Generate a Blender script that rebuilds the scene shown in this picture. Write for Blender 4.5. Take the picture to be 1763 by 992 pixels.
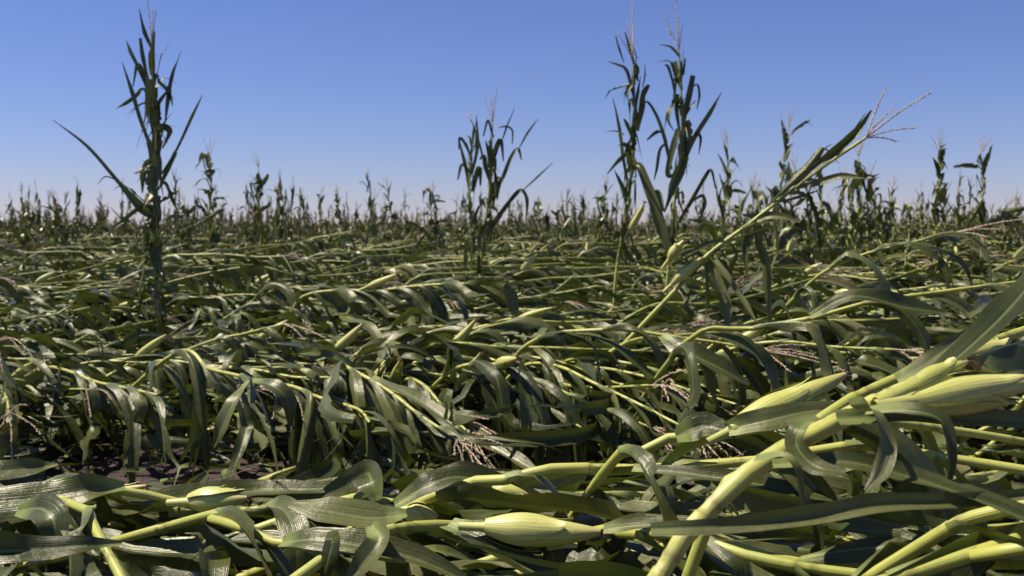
import bpy, math, random
import numpy as np
from mathutils import Vector, Matrix, Quaternion

for o in list(bpy.data.objects):
    bpy.data.objects.remove(o)
SC = bpy.context.scene
COL = SC.collection
R = math.radians
V = Vector
# ------------------------------------------------------------------ camera, sky, sun, exposure
CAM_H = 0.95
F_PX = 1714.0                       # 35 mm lens, photo 1763 px wide
PITCH = math.atan(111 / F_PX)
cam = bpy.data.objects.new('camera', bpy.data.cameras.new('camera'))
COL.objects.link(cam)
cam.location = (0, 0, CAM_H)
cam.rotation_euler = (math.pi / 2 - PITCH, 0, 0)
cam.data.lens = 35
cam.data.sensor_width = 36
cam.data.clip_start = 0.05
cam.data.clip_end = 3000
cam.data.dof.use_dof = True
cam.data.dof.focus_distance = 1.8
cam.data.dof.aperture_fstop = 8.5
SC.camera = cam

SUN_DIR = V((-0.50, 0.10, 0.86)).normalized()      # towards the sun
elev = math.asin(SUN_DIR.z)
az = math.atan2(SUN_DIR.x, SUN_DIR.y)
W = bpy.data.worlds.new('World')
SC.world = W
W.use_nodes = True
nt = W.node_tree
nt.nodes.clear()
wo = nt.nodes.new('ShaderNodeOutputWorld')
bg = nt.nodes.new('ShaderNodeBackground')
sky = nt.nodes.new('ShaderNodeTexSky')
sky.sky_type = 'NISHITA'
sky.sun_disc = False
sky.sun_elevation = elev
sky.sun_rotation = az % (2 * math.pi)
sky.air_density = 1.0
sky.dust_density = 0.0
sky.ozone_density = 6.0
bg.inputs['Strength'].default_value = 0.0525
tn = nt.nodes.new('ShaderNodeMix')          # camera white balance of the sky light
tn.data_type = 'RGBA'
tn.blend_type = 'MULTIPLY'
tn.inputs[0].default_value = 1.0
tn.inputs[7].default_value = (1.14, 1.07, 1.50, 1)
nt.links.new(sky.outputs[0], tn.inputs[6])
nt.links.new(tn.outputs[2], bg.inputs[0])
nt.links.new(bg.outputs[0], wo.inputs[0])

sl = bpy.data.lights.new('sun', 'SUN')
sl.energy = 5.0
sl.angle = R(0.53)
sl.color = (1.0, 0.93, 0.82)
so = bpy.data.objects.new('sun', sl)
COL.objects.link(so)
so.rotation_euler = SUN_DIR.to_track_quat('Z', 'Y').to_euler()
so.location = (-10, -3, 20)

SC.view_settings.view_transform = 'Standard'
SC.view_settings.look = 'None'
SC.view_settings.exposure = 0.4
SC.view_settings.gamma = 1.0
SC.render.engine = 'CYCLES'
SC.cycles.max_bounces = 5
SC.cycles.transparent_max_bounces = 4
SC.cycles.use_denoising = True


def P(px, py, Y):
    """photo pixel + forward distance -> world point"""
    u = (px - 881.5) / F_PX
    v = -(py - 496.0) / F_PX
    c, s = math.cos(PITCH), math.sin(PITCH)
    yw = c + s * v
    zw = -s + c * v
    k = Y / yw
    return V((u * k, Y, CAM_H + zw * k))


# ------------------------------------------------------------------ materials
def mat(name):
    m = bpy.data.materials.new(name)
    m.use_nodes = True
    t = m.node_tree
    t.nodes.clear()
    return m, t, t.nodes, t.links


def ramp(N, stops, interp='LINEAR'):
    r = N.new('ShaderNodeValToRGB')
    r.color_ramp.interpolation = interp
    e = r.color_ramp.elements
    while len(e) < len(stops):
        e.new(0.5)
    for x, (p, c) in zip(e, stops):
        x.position = p
        x.color = (*c, 1) if len(c) == 3 else c
    return r


def math_n(N, L, op, a, b=None, clamp=False):
    n = N.new('ShaderNodeMath')
    n.operation = op
    n.use_clamp = clamp
    for i, v in enumerate((a, b)):
        if v is None:
            continue
        if isinstance(v, (int, float)):
            n.inputs[i].default_value = v
        else:
            L.new(v, n.inputs[i])
    return n.outputs[0]


def mixc(N, L, f, a, b, mode='MIX'):
    n = N.new('ShaderNodeMix')
    n.data_type = 'RGBA'
    n.blend_type = mode
    if isinstance(f, (int, float)):
        n.inputs[0].default_value = f
    else:
        L.new(f, n.inputs[0])
    for i, v in ((6, a), (7, b)):
        if isinstance(v, tuple):
            n.inputs[i].default_value = (*v, 1)
        else:
            L.new(v, n.inputs[i])
    return n.outputs[2]


def noise(N, L, vec, scale, detail=3, rough=0.55):
    n = N.new('ShaderNodeTexNoise')
    n.inputs['Scale'].default_value = scale
    n.inputs['Detail'].default_value = detail
    n.inputs['Roughness'].default_value = rough
    if vec is not None:
        L.new(vec, n.inputs['Vector'])
    return n


def leaf_material(name, dark, mid, light, dry, rib, trans, trans_f):
    m, t, N, L = mat(name)
    out = N.new('ShaderNodeOutputMaterial')
    tc = N.new('ShaderNodeTexCoord')
    uv = N.new('ShaderNodeUVMap')
    sp = N.new('ShaderNodeSeparateXYZ')
    L.new(uv.outputs[0], sp.inputs[0])
    oi = N.new('ShaderNodeObjectInfo')
    at = N.new('ShaderNodeAttribute')
    at.attribute_name = 'tint'
    rnd = math_n(N, L, 'FRACT', math_n(N, L, 'ADD', oi.outputs['Random'], at.outputs['Fac']))
    nz = noise(N, L, tc.outputs['Object'], 5.0, 4)
    f = math_n(N, L, 'ADD', math_n(N, L, 'MULTIPLY', rnd, 0.62), math_n(N, L, 'MULTIPLY', nz.outputs['Fac'], 0.5))
    base = ramp(N, [(0.12, dark), (0.5, mid), (0.95, light)])
    L.new(f, base.inputs[0])
    # parallel veins: across = u * width
    mp = N.new('ShaderNodeCombineXYZ')
    L.new(math_n(N, L, 'MULTIPLY', sp.outputs[0], 19.0), mp.inputs[0])
    L.new(math_n(N, L, 'MULTIPLY', sp.outputs[1], 1.8), mp.inputs[1])
    L.new(math_n(N, L, 'MULTIPLY', oi.outputs['Random'], 31.0), mp.inputs[2])
    vn = noise(N, L, mp.outputs[0], 1.0, 2, 0.6)
    vein = ramp(N, [(0.32, (0.60, 0.62, 0.60)), (0.68, (1.38, 1.34, 1.28))])
    L.new(vn.outputs['Fac'], vein.inputs[0])
    c = mixc(N, L, 0.75, base.outputs[0], vein.outputs[0], 'MULTIPLY')
    # dry flecks and brown torn edges
    dz = noise(N, L, tc.outputs['Object'], 23.0, 5, 0.7)
    au = math_n(N, L, 'ABSOLUTE', sp.outputs[0])
    edge = math_n(N, L, 'SUBTRACT', au, 0.90, True)
    dr = math_n(N, L, 'ADD', math_n(N, L, 'MULTIPLY', edge, 2.6), math_n(N, L, 'MULTIPLY', dz.outputs['Fac'], 0.95))
    dmask = ramp(N, [(0.67, (0, 0, 0)), (0.82, (1, 1, 1))])
    L.new(dr, dmask.inputs[0])
    c = mixc(N, L, math_n(N, L, 'MULTIPLY', dmask.outputs[0], 0.75), c, dry)
    old = ramp(N, [(0.945, (0, 0, 0)), (0.975, (1, 1, 1))])
    L.new(rnd, old.inputs[0])
    oldc = ramp(N, [(0.3, (0.26, 0.20, 0.09)), (0.7, (0.20, 0.22, 0.07))])
    L.new(nz.outputs['Fac'], oldc.inputs[0])
    c = mixc(N, L, math_n(N, L, 'MULTIPLY', old.outputs[0], 0.6), c, oldc.outputs[0])
    # pale midrib, pale collar at the base
    ribm = ramp(N, [(0.05, (1, 1, 1)), (0.105, (0, 0, 0))])
    L.new(au, ribm.inputs[0])
    vtaper = math_n(N, L, 'SUBTRACT', 0.85, math_n(N, L, 'MULTIPLY', sp.outputs[1], 1.15), True)
    c = mixc(N, L, math_n(N, L, 'MULTIPLY', ribm.outputs[0], vtaper), c, rib)
    coll = ramp(N, [(0.02, (1, 1, 1)), (0.055, (0, 0, 0))])
    L.new(sp.outputs[1], coll.inputs[0])
    c = mixc(N, L, math_n(N, L, 'MULTIPLY', coll.outputs[0], 0.85), c, (0.27, 0.31, 0.085))
    b = N.new('ShaderNodeBsdfPrincipled')
    L.new(c, b.inputs['Base Color'])
    rr = math_n(N, L, 'ADD', math_n(N, L, 'MULTIPLY', nz.outputs['Fac'], 0.26), 0.20)
    L.new(rr, b.inputs['Roughness'])
    b.inputs['IOR'].default_value = 1.5
    b.inputs['Specular Tint'].default_value = (1.0, 0.94, 0.80, 1)
    bp = N.new('ShaderNodeBump')
    bp.inputs['Strength'].default_value = 0.6
    bp.inputs['Distance'].default_value = 0.004
    bz = noise(N, L, tc.outputs['Object'], 38.0, 3)
    hh = math_n(N, L, 'ADD', math_n(N, L, 'MULTIPLY', vn.outputs['Fac'], 0.5), bz.outputs['Fac'])
    L.new(hh, bp.inputs['Height'])
    L.new(bp.outputs[0], b.inputs['Normal'])
    tr = N.new('ShaderNodeBsdfTranslucent')
    tcol = mixc(N, L, 0.8, c, trans)
    L.new(tcol, tr.inputs[0])
    ms = N.new('ShaderNodeMixShader')
    ms.inputs[0].default_value = trans_f
    L.new(b.outputs[0], ms.inputs[1])
    L.new(tr.outputs[0], ms.inputs[2])
    L.new(ms.outputs[0], out.inputs[0])
    return m


def stalk_material(name, a, bcol, spot, lines=34.0, con=0.8):
    m, t, N, L = mat(name)
    out = N.new('ShaderNodeOutputMaterial')
    tc = N.new('ShaderNodeTexCoord')
    uv = N.new('ShaderNodeUVMap')
    sp = N.new('ShaderNodeSeparateXYZ')
    L.new(uv.outputs[0], sp.inputs[0])
    oi = N.new('ShaderNodeObjectInfo')
    nz = noise(N, L, tc.outputs['Object'], 9.0, 4)
    f = math_n(N, L, 'ADD', math_n(N, L, 'MULTIPLY', oi.outputs['Random'], 0.4), math_n(N, L, 'MULTIPLY', nz.outputs['Fac'], 0.6))
    base = ramp(N, [(0.15, a), (0.75, bcol)])
    L.new(f, base.inputs[0])
    mp = N.new('ShaderNodeCombineXYZ')
    L.new(math_n(N, L, 'MULTIPLY', sp.outputs[0], lines), mp.inputs[0])
    L.new(math_n(N, L, 'MULTIPLY', sp.outputs[1], 1.3), mp.inputs[1])
    vn = noise(N, L, mp.outputs[0], 1.0, 3, 0.6)
    st = ramp(N, [(0.3, (0.58, 0.66, 0.5)), (0.7, (1.2, 1.15, 1.1))])
    L.new(vn.outputs['Fac'], st.inputs[0])
    c = mixc(N, L, con, base.outputs[0], st.outputs[0], 'MULTIPLY')
    fr = math_n(N, L, 'FRACT', sp.outputs[1])
    ring = ramp(N, [(0.0, (1, 1, 1)), (0.035, (0.6, 0.6, 0.6)), (0.09, (0, 0, 0)), (0.83, (0, 0, 0)), (0.86, (0.75, 0.75, 0.75)), (0.9, (0.1, 0.1, 0.1)), (0.96, (0.2, 0.2, 0.2)), (1.0, (1, 1, 1))])
    L.new(fr, ring.inputs[0])
    c = mixc(N, L, math_n(N, L, 'MULTIPLY', ring.outputs[0], 0.55), c, spot)
    dz = noise(N, L, tc.outputs['Object'], 42.0, 4, 0.7)
    dm = ramp(N, [(0.57, (0, 0, 0)), (0.72, (1, 1, 1))])
    L.new(dz.outputs['Fac'], dm.inputs[0])
    c = mixc(N, L, math_n(N, L, 'MULTIPLY', dm.outputs[0], 0.5), c, spot)
    if con > 0.9:
        tip = ramp(N, [(0.62, (0, 0, 0)), (0.82, (1, 1, 1))])
        L.new(fr, tip.inputs[0])
        c = mixc(N, L, math_n(N, L, 'MULTIPLY', tip.outputs[0], 0.5), c, (0.42, 0.27, 0.13))
    b = N.new('ShaderNodeBsdfPrincipled')
    L.new(c, b.inputs['Base Color'])
    b.inputs['Roughness'].default_value = 0.42
    bp = N.new('ShaderNodeBump')
    bp.inputs['Strength'].default_value = 0.3
    bp.inputs['Distance'].default_value = 0.003
    L.new(vn.outputs['Fac'], bp.inputs['Height'])
    L.new(bp.outputs[0], b.inputs['Normal'])
    L.new(b.outputs[0], out.inputs[0])
    return m


def plain_material(name, a, bcol, scale, rough, bump=0.0):
    m, t, N, L = mat(name)
    out = N.new('ShaderNodeOutputMaterial')
    tc = N.new('ShaderNodeTexCoord')
    nz = noise(N, L, tc.outputs['Object'], scale, 5, 0.65)
    base = ramp(N, [(0.3, a), (0.72, bcol)])
    L.new(nz.outputs['Fac'], base.inputs[0])
    b = N.new('ShaderNodeBsdfPrincipled')
    L.new(base.outputs[0], b.inputs['Base Color'])
    b.inputs['Roughness'].default_value = rough
    if bump:
        bp = N.new('ShaderNodeBump')
        bp.inputs['Strength'].default_value = 0.9
        bp.inputs['Distance'].default_value = bump
        n2 = noise(N, L, tc.outputs['Object'], scale * 3, 6, 0.7)
        L.new(n2.outputs['Fac'], bp.inputs['Height'])
        L.new(bp.outputs[0], b.inputs['Normal'])
    L.new(b.outputs[0], out.inputs[0])
    return m


M_LEAF = leaf_material('corn_leaf', (0.026, 0.034, 0.008), (0.072, 0.083, 0.022), (0.158, 0.164, 0.054), (0.22, 0.155, 0.075),
                       (0.19, 0.22, 0.080), (0.14, 0.19, 0.018), 0.12)
M_STALK = stalk_material('corn_stalk', (0.36, 0.38, 0.055), (0.62, 0.58, 0.16), (0.17, 0.105, 0.04))
M_HUSK = stalk_material('corn_husk', (0.42, 0.44, 0.07), (0.70, 0.64, 0.24), (0.34, 0.22, 0.10), 46.0, 1.0)
M_TASSEL = plain_material('corn_tassel', (0.50, 0.35, 0.20), (0.76, 0.59, 0.41), 60, 0.7)
M_SILK = plain_material('corn_silk', (0.07, 0.035, 0.015), (0.26, 0.15, 0.07), 80, 0.7)
M_SOIL = plain_material('soil', (0.030, 0.017, 0.015), (0.115, 0.072, 0.062), 7, 0.95, 0.03)
MATS = {'leaf': M_LEAF, 'stalk': M_STALK, 'husk': M_HUSK, 'tassel': M_TASSEL, 'silk': M_SILK}
MKEYS = list(MATS)


# ------------------------------------------------------------------ mesh building
class MB:
    def __init__(self):
        self.v, self.f, self.uv, self.m = [], [], [], []

    def grid(self, rows, uvs, mk):
        """rows: equal-length lists of points -> quads"""
        b = len(self.v)
        n = len(rows[0])
        for r_, u_ in zip(rows, uvs):
            self.v.extend(r_)
            self.uv.extend(u_)
        mi = MKEYS.index(mk)
        for i in range(len(rows) - 1):
            for j in range(n - 1):
                a = b + i * n + j
                self.f.append((a, a + 1, a + n + 1, a + n))
                self.m.append(mi)

    def add(self, other):
        b = len(self.v)
        self.v.extend(other.v)
        self.uv.extend(other.uv)
        self.f.extend(tuple(i + b for i in q) for q in other.f)
        self.m.extend(other.m)

    def mesh(self, name, off=V((0, 0, 0)), mk=None):
        me = bpy.data.meshes.new(name)
        me.from_pydata([tuple(p - off) for p in self.v], [], self.f)
        ul = me.uv_layers.new(name='UVMap')
        li = np.empty(len(me.loops), dtype=np.int32)
        me.loops.foreach_get('vertex_index', li)
        ul.data.foreach_set('uv', np.array(self.uv, dtype=np.float32)[li].ravel())
        if mk:
            me.materials.append(MATS[mk])
        else:
            for k in MKEYS:
                me.materials.append(MATS[k])
            me.polygons.foreach_set('material_index', np.array(self.m, dtype=np.int32))
        me.polygons.foreach_set('use_smooth', [True] * len(me.polygons))
        return me


def sm(t):
    t = max(0.0, min(1.0, t))
    return t * t * (3 - 2 * t)


def perp(d, hint=V((0, 0, 1))):
    n = hint - d * hint.dot(d)
    if n.length < 1e-4:
        n = V((1, 0, 0)) - d * d.x
    return n.normalized()


def catmull(pts, per):
    """smooth polyline through pts"""
    p = [pts[0] * 2 - pts[1]] + list(pts) + [pts[-1] * 2 - pts[-2]]
    out = []
    for i in range(1, len(p) - 2):
        for k in range(per):
            t = k / per
            a, b, c, d = p[i - 1], p[i], p[i + 1], p[i + 2]
            out.append(0.5 * ((2 * b) + (c - a) * t + (2 * a - 5 * b + 4 * c - d) * t * t + (3 * b - a - 3 * c + d) * t ** 3))
    out.append(V(p[-2]))
    return out


class Curve:
    """arc-length parametrised polyline"""
    def __init__(self, pts):
        self.p = pts
        self.s = [0.0]
        for a, b in zip(pts, pts[1:]):
            self.s.append(self.s[-1] + (b - a).length)
        self.L = self.s[-1]

    def at(self, s):
        s = max(0, min(self.L, s))
        lo, hi = 0, len(self.s) - 1
        while hi - lo > 1:
            m_ = (lo + hi) // 2
            if self.s[m_] <= s:
                lo = m_
            else:
                hi = m_
        k = (s - self.s[lo]) / max(1e-9, self.s[hi] - self.s[lo])
        return self.p[lo].lerp(self.p[hi], k)

    def dir(self, s):
        d = self.at(s + 0.015) - self.at(s - 0.015)
        return d.normalized()


def tube(mb, pts, rads, vs, nu, mk, hint=V((0, 0, 1))):
    rows, uvs = [], []
    n = None
    for i, p in enumerate(pts):
        d = (pts[min(i + 1, len(pts) - 1)] - pts[max(i - 1, 0)]).normalized()
        n = perp(d, hint if n is None else n)
        b = d.cross(n)
        rows.append([p + (n * math.cos(a) + b * math.sin(a)) * rads[i] for a in (2 * math.pi * k / nu for k in range(nu + 1))])
        uvs.append([(k / nu, vs[i]) for k in range(nu + 1)])
    mb.grid(rows, uvs, mk)


LOD = {0: (30, 8, 14, 1.0), 1: (20, 4, 9, 0.6), 2: (9, 2, 5, 0.3)}


def stalk_mesh(cv, r0, r1, node, lod):
    mb = MB()
    pts, rads, vs = [], [], []
    fs = {0: ((0.0, 1.12), (0.04, 1.04), (0.10, 1.11), (0.4, 1.15), (0.8, 1.15), (0.855, 1.17), (0.875, 1.0), (0.955, 1.0)),
          1: ((0.0, 1.12), (0.10, 1.12), (0.5, 1.17), (0.855, 1.2), (0.875, 0.98)), 2: ((0.0, 1.1),)}[lod]
    k = 0
    nn = max(1, int(cv.L / node))
    nd = cv.L / nn
    while k < nn:
        for f, q in fs:
            s = (k + f) * nd
            pts.append(cv.at(s))
            rads.append((r0 + (r1 - r0) * (s / cv.L) ** 1.2) * q)
            vs.append(k + f)
        k += 1
    pts.append(cv.at(cv.L))
    rads.append(r1)
    vs.append(float(nn))
    tube(mb, pts, rads, vs, LOD[lod][2], 'stalk')
    return mb, nd, nn


def width_fn(t):
    return (0.62 + 0.38 * math.sin(min(t / 0.28, 1) * math.pi / 2)) * (1 - max(0.0, (t - 0.38) / 0.62) ** 1.9)


def leaf_grid(mb, pts, nrm, L, W, lod, rng, r_st=None, axis=None, blunt=0.0, fray=0, wfn=width_fn, vfold=0.35):
    """ribbon along pts with per-point adaxial normals; optional frayed end"""
    n = len(pts) - 1
    nu = LOD[lod][1]
    us = [-1 + 2 * k / nu for k in range(nu + 1)]
    ph = [rng.uniform(0, 6.28) for _ in range(4)]
    fr = rng.uniform(13, 24)
    ruf = rng.uniform(0.08, 0.32)
    tf = rng.uniform(0.45, 0.7) if fray else 2
    vb = rng.choice((rng.uniform(0.08, 0.30), rng.uniform(0.3, 0.8)))
    if axis is not None:
        vfold = rng.choice((0.3, 0.5, 0.9))
    tear = rng.choice((0, 0, 0.12, 0.3)) if lod < 2 and axis is not None else 0
    jag = [[1 - (rng.uniform(0.1, 0.6) if rng.random() < tear and i > 3 else 0) for i in range(n + 1)] for _ in range(2)]
    frames = []
    for i in range(n + 1):
        d = (pts[min(i + 1, n)] - pts[max(i - 1, 0)])
        d = d.normalized() if d.length > 1e-7 else V((0, 0, -1))
        N = perp(d, nrm[i])
        frames.append((d, N, d.cross(N)))

    def ring(i, ulist, shrink=1.0, off=None):
        t = i / n
        d, N, B = frames[i]
        w = W * wfn(t * (1 - blunt))
        vd = vfold * (1 - t) + vb * t
        out, uo = [], []
        s = t * L
        for u in ulist:
            uo_ = u
            u = u * jag[0 if u < 0 else 1][i]
            q = pts[i] + B * (u * w * (1 - 0.35 * vd * vd)) + N * (abs(u) * w * vd)
            side = 0 if u < 0 else 2
            q = q + N * (u * u * w * ruf * (math.sin(fr * s + ph[side]) + 0.5 * math.sin(2.3 * fr * s + ph[side + 1])))
            if axis is not None and t < 0.13:
                k = sm(t / 0.13)
                ang = u * 1.75
                R_, B_ = axis
                arc = pts[0] - R_ * r_st + (R_ * math.cos(ang) + B_ * math.sin(ang)) * (r_st * 1.22)
                arc = arc + (pts[i] - pts[0]) * 0.75
                q = arc.lerp(q, k)
            if off is not None:
                q = q + off
            out.append(q)
            uo.append((uo_, s))
        return out, uo

    last = n if not fray else max(3, int(tf * n))
    rows, uvs = [], []
    for i in range(last + 1):
        a, b = ring(i, us)
        rows.append(a)
        uvs.append(b)
    mb.grid(rows, uvs, 'leaf')
    if fray:
        cuts = sorted([-1.0, 1.0] + [rng.uniform(-0.8, 0.8) for _ in range(fray)])
        for a, b in zip(cuts, cuts[1:]):
            if b - a < 0.12:
                continue
            spread = rng.uniform(-1, 1) * 0.10 + (a + b) * 0.03
            drop = rng.uniform(-0.04, 0.12)
            end = rng.randint(max(last + 2, int(n * 0.7)), n)
            rows, uvs = [], []
            for i in range(last, end + 1):
                k = (i - last) / max(1, end - last)
                mid = a + (b - a) * (0.5 + 0.2 * (rng.random() - 0.5))
                sh = 1 - 0.85 * k ** 1.5
                ul = [mid + (x - mid) * sh for x in (a, (a + b) / 2, b)]
                off = frames[i][2] * (spread * k ** 1.4) + V((0, 0, -drop * k ** 1.5))
                q, w_ = ring(i, ul, 1, off)
                rows.append(q)
                uvs.append(w_)
            if len(rows) > 1:
                mb.grid(rows, uvs, 'leaf')


def grow_leaf(p, D, N, L, rng, lod, droop, sup, fold=None, twist=0.0, wander=1.0, wind=V((0, 0, 0)), ceil=9.0):
    n = LOD[lod][0]
    ds = L / n
    pts, nrm = [p.copy()], [N.copy()]
    D, N = D.normalized(), N.copy()
    w1, w2 = rng.uniform(-1.8, 1.8) * wander, rng.uniform(-1, 1) * wander
    limp = rng.random() < 0.5
    kinks = {rng.randrange(2, n): (rng.gauss(0, 0.55), rng.gauss(0, 0.40), rng.gauss(0, 0.5)) for _ in range(rng.choice((0, 1, 2, 3, 4)))}
    for i in range(n):
        t = (i + 1) / n
        g = V((0, 0, -1))
        D0 = D
        k = droop * ((0.25 + 2.3 * t) if not limp else (1.6 if t < 0.5 else 0.5)) * ds
        D = D + (g - D * g.dot(D)) * k + wind * ds
        side = D.cross(N)
        D = D + side * (w1 * math.sin(3.0 * t * L + w2 * 4) * ds * 1.1)
        if fold and abs(t - fold[0]) < 0.5 / n:
            D = V((D.x * 0.3 + fold[1].x, D.y * 0.3 + fold[1].y, fold[1].z))
        D.normalize()
        if i in kinks:
            ka, kb, kc = kinks[i]
            D = Quaternion(side, ka) @ (Quaternion(N, kb) @ D)
            twist_now = kc
        else:
            twist_now = 0.0
        if p.z > ceil and D.z > 0:
            D.z *= -0.25
            D.normalize()
        if p.z < sup and D.z < 0:
            D.z *= 0.15
            D = D + V((rng.uniform(-.25, .25), rng.uniform(-.25, .25), 0.02))
            D.normalize()
        q = D0.rotation_difference(D)
        N = q @ N
        if twist or twist_now:
            N = Quaternion(D, twist * ds + twist_now) @ N
        p = p + D * ds
        if p.z < 0.012:
            p.z = 0.012
        pts.append(p.copy())
        nrm.append(N.copy())
    return pts, nrm


def auto_leaf(cv, s, rad, phi, ang, L, W, rng, lod, droop, sup, fold=None, fray=0, blunt=0.0, twist=0.0, wind=V((0, 0, 0)), wander=1.0, ceil=9.0):
    d = cv.dir(s)
    a = perp(d)
    b = d.cross(a)
    Rv = a * math.cos(phi) + b * math.sin(phi)
    Bv = d.cross(Rv)
    D = d * math.cos(ang) + Rv * math.sin(ang)
    N = d * math.sin(ang) - Rv * math.cos(ang)
    # N is adaxial; B = D x N used by the grid
    p = cv.at(s) + Rv * rad * 1.05
    pts, nrm = grow_leaf(p, D, N, L, rng, lod, droop, sup, fold, twist, wander, wind, ceil)
    mb = MB()
    Bg = D.cross(N)
    leaf_grid(mb, pts, nrm, L, W, lod, rng, rad, (Rv, Bg), blunt, fray)
    return mb


def path_leaf(pts3, widths, rng, lod=0, hint=V((0, -0.35, 0.9)), fray=0, vfold=0.35):
    """a leaf through given points, half widths at those points"""
    per = 6 if lod == 0 else 4
    sm_ = catmull(pts3, per)
    n = len(sm_) - 1
    L = sum((b - a).length for a, b in zip(sm_, sm_[1:]))
    ws = widths

    def wf(t):
        x = t * (len(ws) - 1)
        i = min(int(x), len(ws) - 2)
        return ws[i] + (ws[i + 1] - ws[i]) * (x - i)
    mb = MB()
    leaf_grid(mb, sm_, [hint] * (n + 1), L, 1.0, lod, rng, None, None, 0.0, fray, wf, vfold)
    return mb


def spikelets(mb, cv, s0, s1, step, rng, size):
    mi = MKEYS.index('tassel')
    s = s0
    while s < s1:
        p, d = cv.at(s), cv.dir(s)
        a = perp(d)
        b = d.cross(a)
        for _ in range(2):
            ph = rng.uniform(0, 6.28)
            r_ = a * math.cos(ph) + b * math.sin(ph)
            ax = (d + r_ * rng.uniform(0.1, 0.5)).normalized()
            l_ = size * rng.uniform(0.75, 1.25)
            q = p + r_ * 0.001
            x = perp(ax, r_)
            y = ax.cross(x)
            w = l_ * 0.16
            o = len(mb.v)
            c = q + ax * l_ * 0.45
            vs = [q, c + x * w, c + y * w, c - x * w, c - y * w, q + ax * l_]
            mb.v.extend(vs)
            mb.uv.extend([(0, 0)] * 6)
            for k in range(4):
                mb.f.append((o, o + 1 + k, o + 1 + (k + 1) % 4))
                mb.f.append((o + 5, o + 1 + (k + 1) % 4, o + 1 + k))
                mb.m.extend((mi, mi))
        s += step


def tassel_mesh(p, d, rng, lod, L=0.30, nb=7, droop=1.0, ends=None, spread=1.0):
    mb = MB()
    br = []
    if ends:
        for e in ends:
            mid = p.lerp(e[0], 0.5) + V(e[1]) if len(e) > 1 else p.lerp(e[0], 0.5) + V((0, 0, 0.01))
            br.append(Curve(catmull([p, mid, e[0]], 8)))
    else:
        a = perp(d)
        b = d.cross(a)
        for k in range(nb + 1):
            if k == 0:
                D, l_, st = d.copy(), L, 0
            else:
                ph = k * 2.4 + rng.uniform(-.4, .4)
                an = rng.uniform(0.25, 0.75) * spread
                D = d * math.cos(an) + (a * math.cos(ph) + b * math.sin(ph)) * math.sin(an)
                l_, st = L * rng.uniform(0.5, 0.85), rng.uniform(0.0, 0.10)
            q = p + d * st
            pts = [q]
            for i in range(8):
                D = (D + V((0, 0, -1)) * droop * (0.05 + 0.03 * i)).normalized()
                q = q + D * l_ / 8
                pts.append(q.copy())
            br.append(Curve(pts))
    for i, c in enumerate(br):
        n = 8 if lod < 2 else 3
        pp = [c.at(c.L * k / n) for k in range(n + 1)]
        rr = [0.0022 * (1 - 0.6 * k / n) * ((2.0 if ends else 1.2) if i == 0 else 0.9) * (1 if lod < 2 else 2.6) for k in range(n + 1)]
        tube(mb, pp, rr, [0.5] * (n + 1), 4 if lod < 2 else 3, 'tassel')
        if lod == 0:
            spikelets(mb, c, c.L * 0.08, c.L, 0.0040, rng, 0.0095)
        elif lod == 1:
            spikelets(mb, c, c.L * 0.08, c.L, 0.0075, rng, 0.011)
    return mb


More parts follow.
